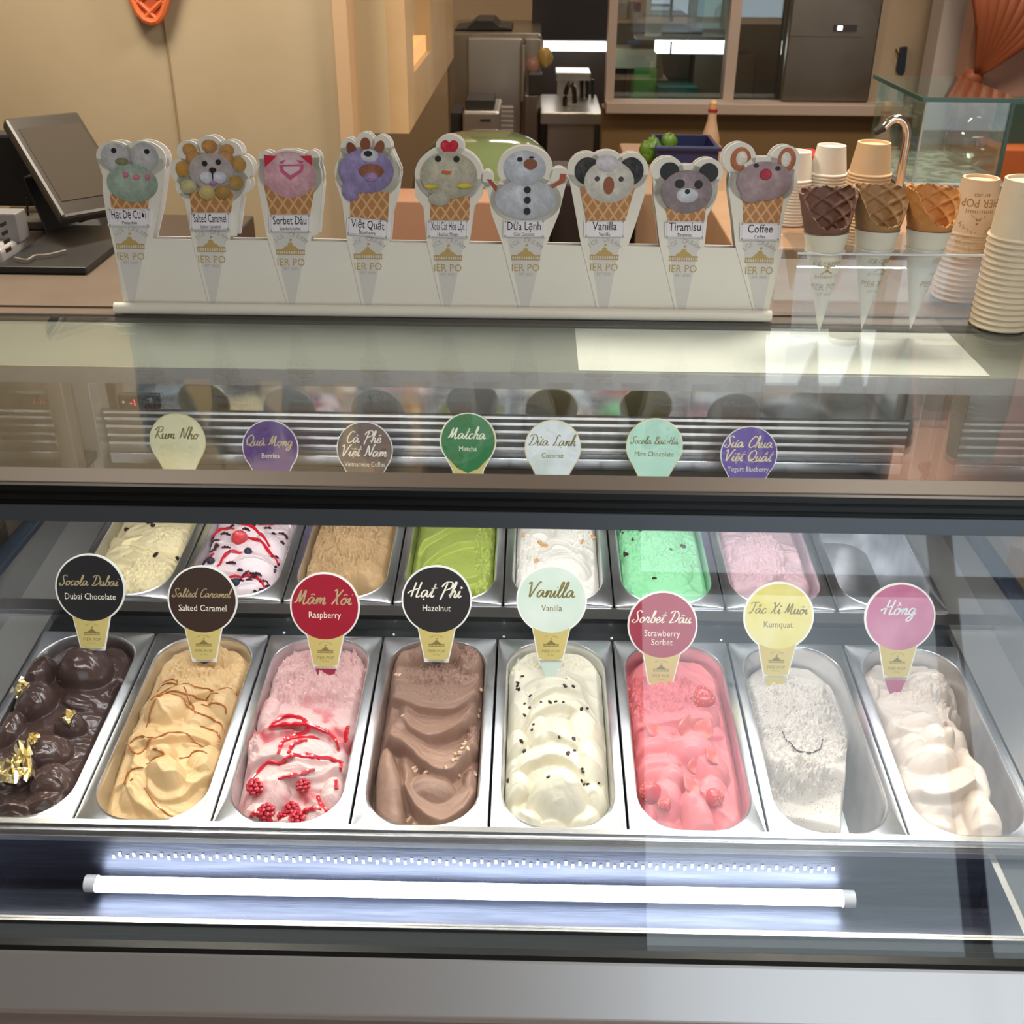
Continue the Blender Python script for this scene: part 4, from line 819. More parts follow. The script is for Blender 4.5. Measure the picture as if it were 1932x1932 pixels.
SIGNS = [
 (OA, 'Hạt Dẻ Cười', 'Pistachio', [(165, 607), (465, 607), (462, 728), (168, 728)], [(185, 728), (450, 728), (345, 1285), (315, 1285)],
  [('w', [(175, 505), (460, 505), (440, 607), (190, 607)]), ('e', 215, 245, 100, 98, (.52, .53, .56)), ('e', 420, 245, 98, 102, (.50, .51, .53)), ('e', 335, 430, 178, 135, (.34, .44, .37)), ('e', 262, 278, 48, 26, (.22, .22, .12)), ('e', 205, 200, 18, 18, DK), ('e', 437, 207, 18, 18, DK), ('e', 290, 370, 20, 20, (.62, .16, .28)), ('e', 365, 387, 25, 18, (.62, .16, .28)), ('e', 443, 385, 17, 20, (.62, .16, .28))],
  [('e', 215, 245, 135, 112), ('e', 410, 255, 158, 125), ('p', [(85, 260), (550, 260), (565, 330), (540, 480), (520, 620), (480, 790), (365, 1300), (295, 1300), (150, 650), (125, 480), (125, 380)])]),
 (OA, 'Salted Caramel', 'Salted Caramel', [(745, 635), (1028, 635), (1025, 750), (745, 750)], [(765, 750), (1005, 750), (910, 1297), (890, 1297)],
  [('w', [(730, 490), (1045, 490), (1025, 634), (750, 634)]), ('e', 735, 195, 50, 45, (.55, .30, .08)), ('e', 875, 170, 56, 46, (.55, .27, .08)), ('e', 1000, 198, 48, 42, (.55, .30, .09)), ('e', 685, 330, 46, 55, (.58, .30, .06)), ('e', 1085, 298, 46, 52, (.50, .28, .07)), ('e', 770, 255, 58, 52, (.52, .25, .09)), ('e', 985, 255, 60, 56, (.52, .25, .09)), ('e', 890, 345, 158, 130, (.46, .41, .41)), ('e', 1062, 425, 52, 48, (.42, .27, .07)), ('e', 970, 490, 52, 48, (.42, .25, .07)), ('e', 860, 495, 58, 50, (.52, .42, .16)), ('e', 730, 450, 55, 50, (.52, .47, .24)), ('e', 845, 290, 19, 19, DK), ('e', 940, 281, 19, 19, DK), ('e', 860, 387, 48, 42, (.62, .64, .74)), ('e', 950, 387, 48, 42, (.62, .64, .74)), ('e', 902, 335, 24, 16, DK), ('e', 902, 375, 4, 28, DK), ('e', 905, 425, 24, 14, (.42, .20, .45))],
  [('e', 730, 210, 85, 80), ('e', 875, 175, 90, 80), ('e', 1010, 210, 90, 82), ('e', 680, 345, 84, 90), ('e', 1095, 320, 84, 90), ('e', 1070, 430, 90, 85), ('e', 890, 400, 240, 190), ('e', 720, 455, 85, 85), ('p', [(660, 500), (1100, 500), (1065, 800), (1020, 800), (925, 1300), (875, 1300), (745, 800), (700, 560)])]),
 (OA, 'Sorbet Dâu', 'Strawberry Sorbet', [(1295, 650), (1588, 650), (1583, 770), (1295, 765)], [(1310, 770), (1570, 770), (1465, 1315), (1445, 1315)],
  [('w', [(1255, 440), (1615, 440), (1580, 648), (1300, 648)]), ('e', 1435, 370, 185, 165, (.68, .38, .45)), ('e', 1445, 280, 105, 60, (.72, .52, .58)), ('p', [(1258, 232), (1345, 240), (1265, 318)], (.62, .02, .06)), ('p', [(1512, 240), (1588, 235), (1597, 308)], (.62, .02, .06)), ('p', [(1366, 278), (1412, 263), (1385, 292)], (.62, .10, .18)), ('p', [(1488, 266), (1537, 276), (1517, 292)], (.62, .10, .18)), ('p', [(1368, 300), (1537, 298), (1530, 342), (1443, 405), (1375, 347)], (.62, .12, .24)), ('p', [(1395, 311), (1513, 309), (1507, 335), (1445, 373), (1397, 338)], (.74, .58, .66))],
  [('e', 1270, 260, 55, 60), ('e', 1595, 260, 55, 62), ('e', 1440, 370, 225, 178), ('p', [(1215, 260), (1640, 250), (1668, 440), (1635, 790), (1590, 800), (1480, 1320), (1430, 1320), (1270, 780), (1212, 440)])]),
 (OB, 'Việt Quất', 'Blueberry', [(208, 665), (500, 692), (493, 815), (200, 778)], [(240, 800), (465, 812), (365, 1330), (335, 1330)],
  [('w', [(225, 490), (500, 490), (490, 690), (225, 665)]), ('e', 235, 190, 32, 50, (.22, .065, .03), 25), ('e', 333, 155, 35, 46, (.26, .08, .035)), ('e', 432, 178, 32, 50, (.26, .09, .04), -25), ('e', 340, 345, 192, 155, (.29, .24, .48)), ('e', 230, 480, 62, 75, (.29, .24, .48)), ('e', 362, 235, 62, 45, (.62, .63, .72)), ('e', 352, 222, 30, 21, DK), ('e', 375, 345, 88, 50, (.30, .11, .05)), ('e', 375, 385, 48, 32, (.29, .24, .48)), ('e', 370, 382, 27, 16, (.45, .22, .52))],
  [('e', 215, 190, 60, 80), ('e', 330, 150, 68, 80), ('e', 445, 175, 72, 85), ('e', 348, 360, 232, 190), ('p', [(160, 180), (515, 180), (580, 330), (560, 500), (520, 640), (505, 820), (380, 1335), (320, 1335), (200, 820), (170, 560), (120, 420)])]),
 (OB, 'Xoài Cát Hòa Lộc', 'Hoa Loc Mango', [(765, 690), (1058, 690), (1055, 807), (765, 803)], [(795, 810), (1030, 810), (922, 1345), (895, 1345)],
  [('w', [(790, 530), (1065, 520), (1060, 688), (785, 688)]), ('e', 893, 163, 34, 34, (.58, .01, .04)), ('e', 952, 163, 34, 34, (.58, .01, .04)), ('p', [(862, 178), (982, 178), (962, 208), (882, 208)], (.58, .01, .04)), ('e', 918, 375, 200, 168, (.48, .46, .36)), ('e', 850, 540, 75, 48, (.48, .47, .38)), ('e', 842, 258, 22, 22, DK), ('e', 972, 260, 22, 22, DK), ('p', [(870, 340), (938, 345), (930, 368), (868, 362)], (.62, .13, .05)), ('e', 795, 452, 50, 15, (.68, .55, .04)), ('e', 1025, 447, 55, 17, (.68, .55, .04))],
  [('e', 925, 170, 100, 82), ('e', 918, 375, 240, 205), ('p', [(680, 400), (1155, 400), (1150, 520), (1095, 600), (1060, 840), (935, 1350), (880, 1350), (760, 830), (740, 600), (680, 520)])]),
 (OB, 'Dừa Lạnh', 'Cold Coconut', [(1300, 690), (1592, 690), (1590, 805), (1298, 803)], [(1325, 808), (1590, 808), (1468, 1355), (1435, 1355)],
  [('p', [(1182, 402), (1212, 402), (1258, 455), (1248, 492)], (.36, .09, .045)), ('p', [(1700, 362), (1742, 366), (1728, 420), (1645, 466), (1632, 445), (1690, 410)], (.40, .10, .05)), ('e', 1455, 545, 216, 140, (.52, .56, .63)), ('e', 1450, 325, 148, 125, (.54, .58, .66)), ('e', 1415, 262, 20, 17, DK), ('e', 1497, 248, 20, 8, DK), ('e', 1490, 295, 48, 38, (.26, .09, .045)), ('e', 1468, 475, 24, 24, DK), ('e', 1468, 548, 24, 24, DK), ('e', 1466, 625, 24, 24, DK)],
  [('e', 1452, 330, 195, 165), ('e', 1455, 545, 250, 175), ('e', 1185, 400, 45, 60), ('e', 1690, 380, 70, 62), ('p', [(1150, 420), (1300, 440), (1610, 440), (1755, 380), (1735, 450), (1690, 640), (1605, 850), (1485, 1360), (1420, 1360), (1290, 850), (1215, 640), (1190, 490)])]),
 (OC, 'Vanilla', 'Vanilla', [(230, 692), (518, 692), (515, 805), (230, 803)], [(255, 805), (490, 805), (385, 1365), (350, 1365)],
  [('e', 255, 345, 92, 97, DK), ('e', 560, 345, 88, 97, DK), ('w', [(200, 460), (588, 460), (520, 690), (245, 690)]), ('e', 405, 420, 175, 150, (.62, .61, .56)), ('e', 392, 290, 80, 62, (.64, .61, .68)), ('e', 322, 398, 18, 18, (.07, .06, .05)), ('e', 490, 400, 18, 18, (.07, .06, .05)), ('e', 403, 445, 38, 62, (.30, .10, .045))],
  [('e', 245, 340, 128, 130), ('e', 390, 290, 120, 92), ('e', 560, 345, 122, 132), ('p', [(120, 370), (675, 370), (665, 480), (590, 720), (540, 865), (400, 1370), (335, 1370), (210, 860), (150, 520)])]),
 (OC, 'Tiramisu', 'Tiramisu', [(795, 697), (1075, 697), (1070, 812), (795, 808)], [(815, 815), (1045, 815), (930, 1365), (895, 1365)],
  [('w', [(800, 600), (1085, 600), (1075, 695), (815, 695)]), ('e', 830, 348, 68, 65, DK), ('e', 1103, 357, 68, 68, DK), ('e', 950, 490, 180, 152, (.28, .225, .25)), ('e', 900, 433, 36, 32, DK), ('e', 1032, 438, 30, 30, DK), ('e', 953, 515, 76, 52, (.60, .63, .70)), ('e', 953, 487, 18, 18, DK)],
  [('e', 815, 345, 112, 102), ('e', 1095, 355, 110, 102), ('e', 945, 480, 225, 182), ('p', [(715, 400), (1180, 400), (1150, 560), (1095, 660), (1075, 870), (945, 1370), (880, 1370), (760, 860), (735, 640), (720, 520)])]),
 (OC, 'Coffee', 'Coffee', [(1322, 708), (1603, 708), (1600, 828), (1320, 823)], [(1335, 828), (1580, 828), (1475, 1370), (1440, 1370)],
  [('w', [(1340, 520), (1632, 520), (1600, 706), (1345, 706)]), ('e', 1328, 262, 72, 85, (.46, .14, .05)), ('e', 1335, 255, 40, 50, (.78, .75, .66)), ('p', [(1350, 300), (1400, 260), (1420, 300), (1370, 345)], (.78, .75, .66)), ('e', 1652, 265, 62, 85, (.46, .14, .05)), ('e', 1645, 262, 34, 52, (.78, .75, .66)), ('e', 1492, 415, 195, 138, (.38, .285, .31)), ('e', 1400, 520, 70, 48, (.38, .285, .31)), ('e', 1435, 305, 19, 15, DK), ('e', 1587, 325, 19, 17, DK), ('e', 1502, 367, 43, 40, (.45, .02, .06))],
  [('e', 1320, 260, 115, 118), ('e', 1640, 270, 105, 108), ('e', 1485, 415, 240, 172), ('p', [(1250, 330), (1705, 330), (1700, 460), (1640, 620), (1600, 850), (1490, 1375), (1430, 1375), (1290, 860), (1275, 700), (1245, 480)])]),
]
bt = [card(212, 450), card(1478, 470)]; bb = [card(236, 592), card(1446, 606)]
MB().prism([bb[0], bb[1], bt[1], bt[0]], .0015, .0045).build('front_board', CARD, stand)
MB().prism([(bb[0][0]+.01, bb[0][1]), (bb[1][0]-.01, bb[1][1]), (bt[1][0]-.004, bt[1][1]), (bt[0][0]+.004, bt[0][1])], .026, .029).build('back_board', CARD2, stand)
b0, b1 = card(222, 596), card(1452, 607)
MB().tube([(b0[0], -.006, .0085), (b1[0], -.006, .0085)], .0085, 18).build('base_roll', CARD, stand, smooth=True)
MB().box(b0[0]+.004, b1[0]-.004, -.006, .030, .000, .004).build('base_plate', CARD, stand)
for si, (o, title, sub, lab, cone, items, outl) in enumerate(SIGNS):
    def cv(p): return conv(o, *p)
    def el(mb, it, y0, y1):
        c = cv((it[1], it[2])); a = cv((it[1]+it[3], it[2])); b = cv((it[1], it[2]-it[4]))
        mb.ell(c[0], c[1], a[0]-c[0], b[1]-c[1], y0, y1, 36, R(it[6]) if len(it) > 6 else 0)
    mb = MB()
    for it in outl:
        if it[0] == 'e': el(mb, it, 0, .003)
        else: mb.prism([cv(p) for p in it[1]], 0, .003)
    cut = mb.build('cone_cutout', CARD, stand); cut['label'] = 'cone cutout lettered '+title
    bk = link('back_cutout', cut.data.copy(), None, stand); bk.data.materials.clear(); bk.data.materials.append(CARD2); bk.location.y = .024
    y = -.0003
    mb = MB().prism([cv(p) for p in cone], y, 0); mb.build('printed_cone', PAPERC, cut)
    for it in items:
        y -= .00025
        if it[0] == 'w': MB().prism([cv(p) for p in it[1]], y, 0).build('waffle_print', waffle_mat(), cut)
        elif it[0] == 'e':
            mb = MB(); el(mb, it, y, 0); big = it[3] > 70
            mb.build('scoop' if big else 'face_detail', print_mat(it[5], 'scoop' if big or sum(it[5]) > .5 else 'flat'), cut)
        else: MB().prism([cv(p) for p in it[1]], y, 0).build('face_detail', print_mat(it[2], 'flat'), cut)
    y -= .0004
    L4 = [cv(p) for p in lab]; MB().prism(L4, y, 0).build('name_label', LABELM, cut)
    cx = sum(p[0] for p in L4)/4; cz = sum(p[1] for p in L4)/4; lw_ = L4[1][0]-L4[0][0]; rot = math.atan2(L4[1][1]-L4[0][1], L4[1][0]-L4[0][0])
    fr = MB(); q = [Vector((cx, cz))+(Vector(p)-Vector((cx, cz)))*.90 for p in L4]
    for i in range(4):
        a, b = q[i], q[(i+1) % 4]; t = (b-a).normalized()*.0011; nn = Vector((-t.y, t.x))*.35
        fr.add([(a.x+t.x*2, y-.0002, a.y+t.y*2), (b.x-t.x*2, y-.0002, b.y-t.y*2), (b.x-t.x*2+nn.x, y-.0002, b.y-t.y*2+nn.y), (a.x+t.x*2+nn.x, y-.0002, a.y+t.y*2+nn.y)], [(0, 1, 2, 3)])
    for p in q: fr.ell(p.x, p.y, .0016, .0016, y-.0002, y-.0001, 10)
    fr.build('label_frame', GREYINK, cut)
    t = MB(); put_text(t, title, cx, cz-.0015, .0165, y-.0003, .80, lw_*.80, rot); put_text(t, sub, cx+.0085*math.sin(rot), cz-.0095, .0068, y-.0003, .9, lw_*.5, rot); t.build('lettering', INK, cut)
    c0, c1 = cv(cone[0]), cv(cone[1]); mx = (c0[0]+c1[0])/2; tp = cv(cone[2]); tz = c0[1]
    dx = ((tp[0]+cv(cone[3])[0])/2-mx)/(tz-tp[1])
    ye = -.0006
    t = MB(); arc_text(t, 'ICE CREAM', mx+dx*.006, tz-.0065, .026, .0085, ye, .20); put_text(t, 'EST 2023', mx+dx*.05, tz-.0535, .0055, ye); t.build('lettering', GREYINK, cut)
    t = MB(); emblem_icon(t, mx+dx*.03, tz-.0320, .0205, ye); put_text(t, 'IER PO', mx+dx*.04, tz-.0475, .0150, ye, .92); t.build('emblem', GOLDI, cut)

# ------------------------------------------------------------------ waffle cones in their acrylic holder
def cone_xyz(L, R1, t, th): return (R1*t*math.sin(th), -R1*t*math.cos(th), L*t)
def wafer(root, c1, c2, seed, L=.205, R1=.0415, dipc=0.0):
    nT, nA = 72, 132; rr = np.random.default_rng(seed)
    th = np.linspace(-math.pi, math.pi, nA+1); t = np.linspace(.30, 1.0, nT)
    dip = .235*ss(-.15, .95, np.cos(th-dipc))**1.2; jag = .020*vnoise(th*5+9, th*0+seed, seed)+.018*vnoise(th*14, th*0, seed+3)
    top = 1.0-dip-jag+.012
    out = []
    for sgn in (1, -1):
        T = .30+(top[None, :]-.30)*(t[:, None]-.30)/.70; A = np.repeat(th[None, :], nT, 0)
        s = T*L; g1 = np.abs(np.sin((s*150+A*3.0))); g2 = np.abs(np.sin((s*150-A*3.0)))
        ridge = np.maximum(ss(.90, .99, g1), ss(.90, .99, g2))
        rad = R1*T+.0006*sgn+(.0005*ridge*ss(.72, .78, T) if sgn > 0 else -.0024*ridge)
        out.append(np.stack([rad*np.sin(A), -rad*np.cos(A), s], -1))
    n1 = nT*(nA+1); vs = np.concatenate([o.reshape(-1, 3) for o in out]); idx = np.arange(n1).reshape(nT, nA+1); fs = []
    for k, fl in ((0, False), (n1, True)):
        q = np.stack([idx[:-1, :-1], idx[:-1, 1:], idx[1:, 1:], idx[1:, :-1]], -1).reshape(-1, 4)+k
        fs += [tuple(f[::-1]) if fl else tuple(f) for f in q.tolist()]
    fs += [(int(idx[-1, i]), int(idx[-1, i+1]), int(idx[-1, i+1])+n1, int(idx[-1, i])+n1) for i in range(nA)]
    m = M('wafer_%d' % seed, c1, .6, var=(c2, 40, .35, .7), bump=(200, .2, .001))
    MB().add(vs.tolist(), fs).build('wafer', m, root, smooth=True, ang=60)
    # pleat lines on the outside
    PAP = M('cone_paper', (.78, .74, .62), .55)
    ts = .72; n = 48; prof = [(.0008, .0), (R1*ts+.0016, L*ts)]
    MB().lathe([(.0006, .001), (R1*ts*.5+.0016, L*ts*.5), (R1*ts+.0018, L*ts), (R1*ts+.0012, L*ts)], n, caps=False).build('paper_sleeve', PAP, root, smooth=True, ang=80)
    MB().lathe([(R1*ts+.0021, L*ts-.0008), (R1*ts+.0021, L*ts)], n, caps=False).build('sleeve_edge', M('sleeve_edge', (.10, .05, .03), .6), root)
    sl = MB().add([(0.0003*s_, -(R1*t_+.0026), L*t_) for t_ in (.12, .66) for s_ in (-1, 1)], [(0, 1, 3, 2)]) if seed == 3 else None
    return L, R1
def cone_print(root, L, R1, rotc, a, b):
    def wrap(x, z):
        rr = R1*z/L+.0024; th = x/rr+rotc; return (rr*math.sin(th), -rr*math.cos(th), z)
    t = MB(); put_text(t, b, 0, .064, .0125, 0, .9, None, 0, wrap); put_text(t, a, 0, .098, .0085, 0, 1, None, 0, wrap); emblem_icon(t, 0, .080, .016, 0, wrap); put_text(t, 'EST 2023', 0, .056, .005, 0, 1, None, 0, wrap)
    t.build('emblem', GOLDI, root)
CONES = [((1545, 628), (-.01, .055), (.21, .105, .072), (.15, .066, .044), 1, 'dark chocolate waffle cone in a white paper sleeve', .15, 0),
         ((1625, 622), (-.02, -.015), (.40, .23, .10), (.30, .17, .07), 2, 'olive brown waffle cone in a white paper sleeve, middle of three', .25, .4),
         ((1717, 622), (-.02, -.025), (.62, .28, .08), (.50, .20, .05), 3, 'golden orange waffle cone in a white paper sleeve', .45, 1.2)]
for (px, py), (rx, ry), c1, c2, sd, lab, dc_, rp in CONES:
    p = atz(px, py, TZ+.004); r = empty('waffle_cone', p); r.rotation_euler = (rx-.05, -ry, 0); tag(r, lab, 'waffle cone', 'waffle cones in the acrylic holder')
    L, R1 = wafer(r, c1, c2, sd, .196, .0392, dc_); cone_print(r, L, R1, rp, 'ICE CREAM', 'PIER POP')
hold = empty('cone_holder', (0, 0, TZ)); tag(hold, 'clear acrylic cone holder standing on the glass top', 'cone holder')
fl, fr_ = atz(1487, 634, TZ), atz(1816, 641, TZ); hz = .118
xl, xr, yf = fl.x, fr_.x, fl.y-.008
MB().prism([(xl, 0), (xr, 0), (xr+.004, hz), (xl-.004, hz)], yf-.003, yf).build('front_sheet', ACRYL, hold)
MB().prism([(xl-.004, 0), (xr+.004, 0), (xr+.004, hz), (xl-.004, hz)], yf+.11, yf+.113).build('back_sheet', ACRYL, hold)
cs = []
for (px, py), (rx, ry), *_ in CONES:
    p = atz(px, py, TZ+.004); cs.append((p.x+hz*math.tan(-ry), p.y-hz*math.tan(rx-.05)*1.0))
hb = MB(); ed = [xl-.004]+[(cs[i][0]+cs[i+1][0])/2 for i in range(2)]+[xr+.004]
for i, (hx, hy) in enumerate(cs):
    n = 40; ra = .0262; ci = []; sq = []
    for k in range(n):
        a = 2*math.pi*k/n; c_, s_ = math.cos(a), math.sin(a); ci.append((hx+ra*c_, hy+ra*s_))
        tx = ((ed[i+1]-hx)/c_ if c_ > 1e-6 else (ed[i]-hx)/c_ if c_ < -1e-6 else 1e9); ty = ((yf+.113-hy)/s_ if s_ > 1e-6 else (yf-.003-hy)/s_ if s_ < -1e-6 else 1e9)
        tt = min(tx, ty); sq.append((hx+tt*c_, hy+tt*s_))
    for z in (hz, hz+.003):
        hb.add([(x, y, z) for x, y in ci+sq], [(k, (k+1) % n, n+(k+1) % n, n+k) for k in range(n)])
    hb.add([(x, y, z) for z in (hz, hz+.003) for x, y in ci], [(k, (k+1) % n, n+(k+1) % n, n+k) for k in range(n)])
hb.build('top_sheet', ACRYL, hold)
for hx, hy in cs:
    MB().tube([(hx+.0265*math.cos(2*math.pi*k/32), hy+.0265*math.sin(2*math.pi*k/32), hz+.0015) for k in range(33)], .0011, 6).build('hole_edge', M('acrylic_edge', (.75, .78, .80), .15), hold, smooth=True)
MB().box(xl-.004, xr+.004, yf-.0032, yf+.0002, hz+.0005, hz+.0028).build('sheet_edge', MATS['acrylic_edge'], hold)

# ------------------------------------------------------------------ paper cups
CUPM = M('cup_paper', (.76, .66, .50), .55, var=((.72, .61, .45), 20, .3, .7)); CUPW = M('cup_white', (.80, .76, .68), .55)
def cup_mesh(nm, h=.088, rt=.0265, rb=.0385):
    prof = [(rt-.004, h-.004), (rt-.0035, h), (rt, h), (rt+.0002, h-.002), (rb, .005), (rb+.0016, .0045), (rb+.0026, .0025), (rb+.0016, .0005), (rb-.0002, .0008), (rb-.0008, .004), (rt-.003, h-.006)]
    b = MB().lathe(prof, 44, caps=False); n = 44; b.f.append(tuple(range(n)))
    me = bpy.data.meshes.new(nm); me.from_pydata(b.v, [], b.f); me.update(); me.shade_smooth(); me.set_sharp_from_angle(angle=R(50)); return me
CUPF = cup_mesh('wide_cup', .080, .0340, .0385); CUPF.materials.append(CUPM); CUPS = cup_mesh('small_cup', .053, .0272, .0345); CUPS.materials.append(CUPM); CUPS2 = cup_mesh('small_white_cup', .053, .0262, .0335); CUPS2.materials.append(CUPW)
CUP = cup_mesh('paper_cup', .080, .0262, .0372); CUP.materials.append(CUPM); TANM = M('cup_tan', (.78, .52, .30), .55); CUPS.materials[0] = TANM; CUP.materials[0] = M('cup_peach', (.76, .56, .38), .55); CUP2 = CUP.copy(); CUP2.materials.clear(); CUP2.materials.append(CUPW)
def stack(x, y, z, n, dz, lab, toplab, grp, mesh=CUP, printed=False, sc=1.0, lean=0):
    for i in range(n):
        o = bpy.data.objects.new('paper_cup', mesh); COL.objects.link(o); o.location = (x+lean*i, y, z+i*dz); o.scale = (sc, sc, sc); o.rotation_euler = (0, 0, .7*i)
        tag(o, toplab if i == n-1 else lab, 'paper cup', grp)
        if i == n-1 and printed:
            o.rotation_euler = (0, 0, 0)
            def wrap(a, b):
                zz = .080-b; rr_ = .0262+(.0372-.0262)*(1-zz/.080)+.0006; th = -a/rr_-.15; return (rr_*math.sin(th), -rr_*math.cos(th), zz)
            t = MB(); put_text(t, 'PIER POP', 0, .026, .0165, 0, .9, None, 0, wrap); emblem_icon(t, 0, .040, .020, 0, lambda a, b: wrap(a, b)); put_text(t, 'EST 2023', 0, .018, .006, 0, 1, None, 0, wrap); arc_text(t, 'ICE CREAM', 0, .072, .026, .010, 0, .24, wrap)
            t.build('emblem', M('bronze_ink', (.42, .21, .06), .5), o)
p = atz(1884, 613, TZ); stack(p.x, p.y, TZ+.0005, 16, .0084, 'cream paper cup nested in the tall upside down stack at the right edge', 'topmost cream paper cup of the tall stack at the right edge', 'tall stack of cups by the right edge', CUPF)
p = atz(1846, 585, TZ+.004); stack(p.x-.006, p.y+.075, TZ+.001, 13, .0084, 'paper cup nested in the stack behind the tallest cups', 'topmost printed paper cup with an upside down pier emblem', 'printed cup stack', printed=True)
p = at(1645, 300, 1.02); stack(p.x, 1.02, TZ+.001, 22, .0057, 'tan paper cup nested in the stack left of the glass cabinet', 'topmost tan paper cup of the stack left of the glass cabinet', 'cup stack by the tap', CUPS, sc=1.03)
p = at(1566, 300, 1.16); stack(p.x, 1.16, TZ+.001, 17, .0057, 'pale paper cup nested in the stack behind the chocolate cone', 'topmost pale paper cup of the stack behind the chocolate cone', 'cup stack behind the chocolate cone', CUPS2)
p = at(1499, 330, 1.16); stack(p.x, 1.16, TZ+.001, 15, .0057, 'white paper cup nested in the stack half hidden by the coffee sign', 'topmost white paper cup half hidden by the coffee sign', 'cup stack behind the coffee sign', CUPS2)

# ------------------------------------------------------------------ rear counter and till
CTR = M('dark_counter', (.055, .042, .035), .35)
tag(box('back_counter', M('wood_counter', (.42, .25, .14), .5, var=((.34, .19, .10), 6, .3, .7)), (.40, 1.9, .98, 1.44, FZ, TZ), bevel=.004), 'low wooden back counter carrying the cup stacks', 'counter')
tag(box('till_counter', CTR, (-1.9, -.50, .910, 1.17, FZ, TZ+.001), bevel=.004), 'dark till counter behind the freezer under the screen', 'counter')
DK1 = M('till_plastic', (.018, .018, .019), .45); DK2 = M('till_bezel', (.045, .038, .030), .35); SCRN = M('till_screen', (.085, .072, .058), .12, spec=.6)
till = empty('till_terminal', (0, 0, 0)); tag(till, 'black touchscreen till tilted on a slanted stand', 'till')
def quad(pts, Y): return [at(a, b, y) for (a, b), y in zip(pts, Y)]
def thick(name, P, d, mat, parent, bevel=0):
    n = (P[1]-P[0]).cross(P[3]-P[0]).normalized(); n = -n if n.y < 0 else n
    b = MB().add(list(P)+[q+n*d for q in P], [(0, 1, 2, 3), (7, 6, 5, 4), (0, 4, 5, 1), (1, 5, 6, 2), (2, 6, 7, 3), (3, 7, 4, 0)]); return b.build(name, mat, parent, bevel=bevel)
# the screen: a tilted slab turned towards the till side
A, B = at(6, 222, 1.02), at(146, 208, 1.13); D_, = (at(118, 410, .88),); C_ = B+(D_-A)
scr = thick('screen_body', [A, B, C_, D_], .022, DK2, till, .006)
n = (B-A).cross(D_-A).normalized(); n = -n if n.y > 0 else n
def inner(u, v): return A+(B-A)*u+(D_-A)*v+n*.0012
thick('screen', [inner(.10, .13), inner(.93, .13), inner(.93, .86), inner(.10, .86)], .001, SCRN, till)
s0, s1 = at(70, 330, 1.04), at(150, 505, .98)
wv = (B-A).normalized()
MB().add([s0-wv*.03, s0+wv*.08, s1+wv*.075, s1-wv*.035]+[q+Vector((0, .05, .0)) for q in (s0-wv*.03, s0+wv*.08, s1+wv*.075, s1-wv*.035)], [(0, 1, 2, 3), (7, 6, 5, 4), (0, 4, 5, 1), (1, 5, 6, 2), (2, 6, 7, 3), (3, 7, 4, 0)]).build('stand', DK1, till, bevel=.004)
bz_ = TZ+.0015
MB().box(at(70, 520, .9).x, at(228, 520, .9).x, .757, 1.03, bz_, bz_+.012).build('base', DK1, till, bevel=.003)
lg = at(166, 458, .97); MB().box(lg.x-.016, lg.x+.002, .9445, .9455, lg.z-.003, lg.z+.003).build('badge', SILVERP, till)
h0, h1 = at(0, 250, 1.12), at(66, 375, 1.12)
MB().box(h0.x-.10, at(62, 300, 1.12).x, 1.10, 1.15, at(20, 385, 1.12).z, at(20, 250, 1.12).z).build('customer_screen', DK1, till, bevel=.006)
MB().tube([at(a, b, 1.08) for a, b in smooth_path([(50, 372), (54, 410), (62, 428), (75, 434), (88, 424), (96, 405)])], .0022, 8).build('cable', DK1, till, smooth=True)
MB().tube([at(a, b, 1.0) for a, b in smooth_path([(138, 412), (150, 418), (165, 412), (170, 398)])], .002, 8).build('cable', DK1, till, smooth=True)
tr = empty('cash_tray', (0, 0, 0)); tag(tr, 'flat black tray with a thin cable lying beside the till base', 'tray')
MB().box(at(20, 500, 1.1).x, at(150, 500, 1.1).x, 1.035, 1.16, bz_, bz_+.016).build('body', M('tray_grey', (.10, .085, .07), .4), tr, bevel=.003)
MB().tube([atz(a, b, bz_+.018) for a, b in smooth_path([(28, 486), (50, 490), (66, 482), (90, 480), (124, 472)])], .0015, 6).build('cable', M('pale_cable', (.35, .3, .25), .5), tr, smooth=True)
pr = empty('receipt_printer', (0, 0, 0)); tag(pr, 'pale grey box with port slots at the left edge by the till', 'printer')
q0, q1 = at(-60, 460, .83), at(30, 525, .83)
MB().box(q0.x, q1.x, .80, .90, bz_, at(20, 462, .83).z).build('body', M('printer_grey', (.46, .44, .43), .45), pr, bevel=.006)
MB().box(q0.x, q0.x+.075, .86, .90, at(20, 462, .83).z-.004, at(5, 398, .88).z).build('paper_guard', M('guard_grey', (.28, .27, .27), .4), pr, bevel=.002)
for i in range(4):
    z = bz_+.018+i*.014; MB().box(q1.x-.0005, q1.x+.001, .815, .835, z, z+.006).build('port', DK1, pr)

# ------------------------------------------------------------------ kitchen behind
def pbox(name, mat, px0, py0, px1, py1, Y, d, parent=None, bevel=.004):
    a, b = at(px0, py0, Y), at(px1, py1, Y); return MB().box(min(a.x, b.x), max(a.x, b.x), Y, Y+d, min(a.z, b.z), max(a.z, b.z)).build(name, mat, parent, bevel=bevel)
KST = M('kitchen_steel', (.52, .47, .40), .28, 1, var=((.42, .37, .30), 3, .3, .7), stretch=(6, 6, .5)); KDK = M('kitchen_dark', (.030, .024, .020), .5); KST2 = M('kitchen_steel_light', (.62, .58, .53), .3, .9)
fz = FZ
fr = empty('steel_fridge', (0, 0, 0)); tag(fr, 'tall stainless fridge under a black lid beside the bulkhead', 'fridge')
a, b = at(842, 62, 4.1), at(1022, 62, 4.1)
MB().box(a.x, b.x, 4.12, 4.8, fz, a.z).build('body', KST, fr, bevel=.01)
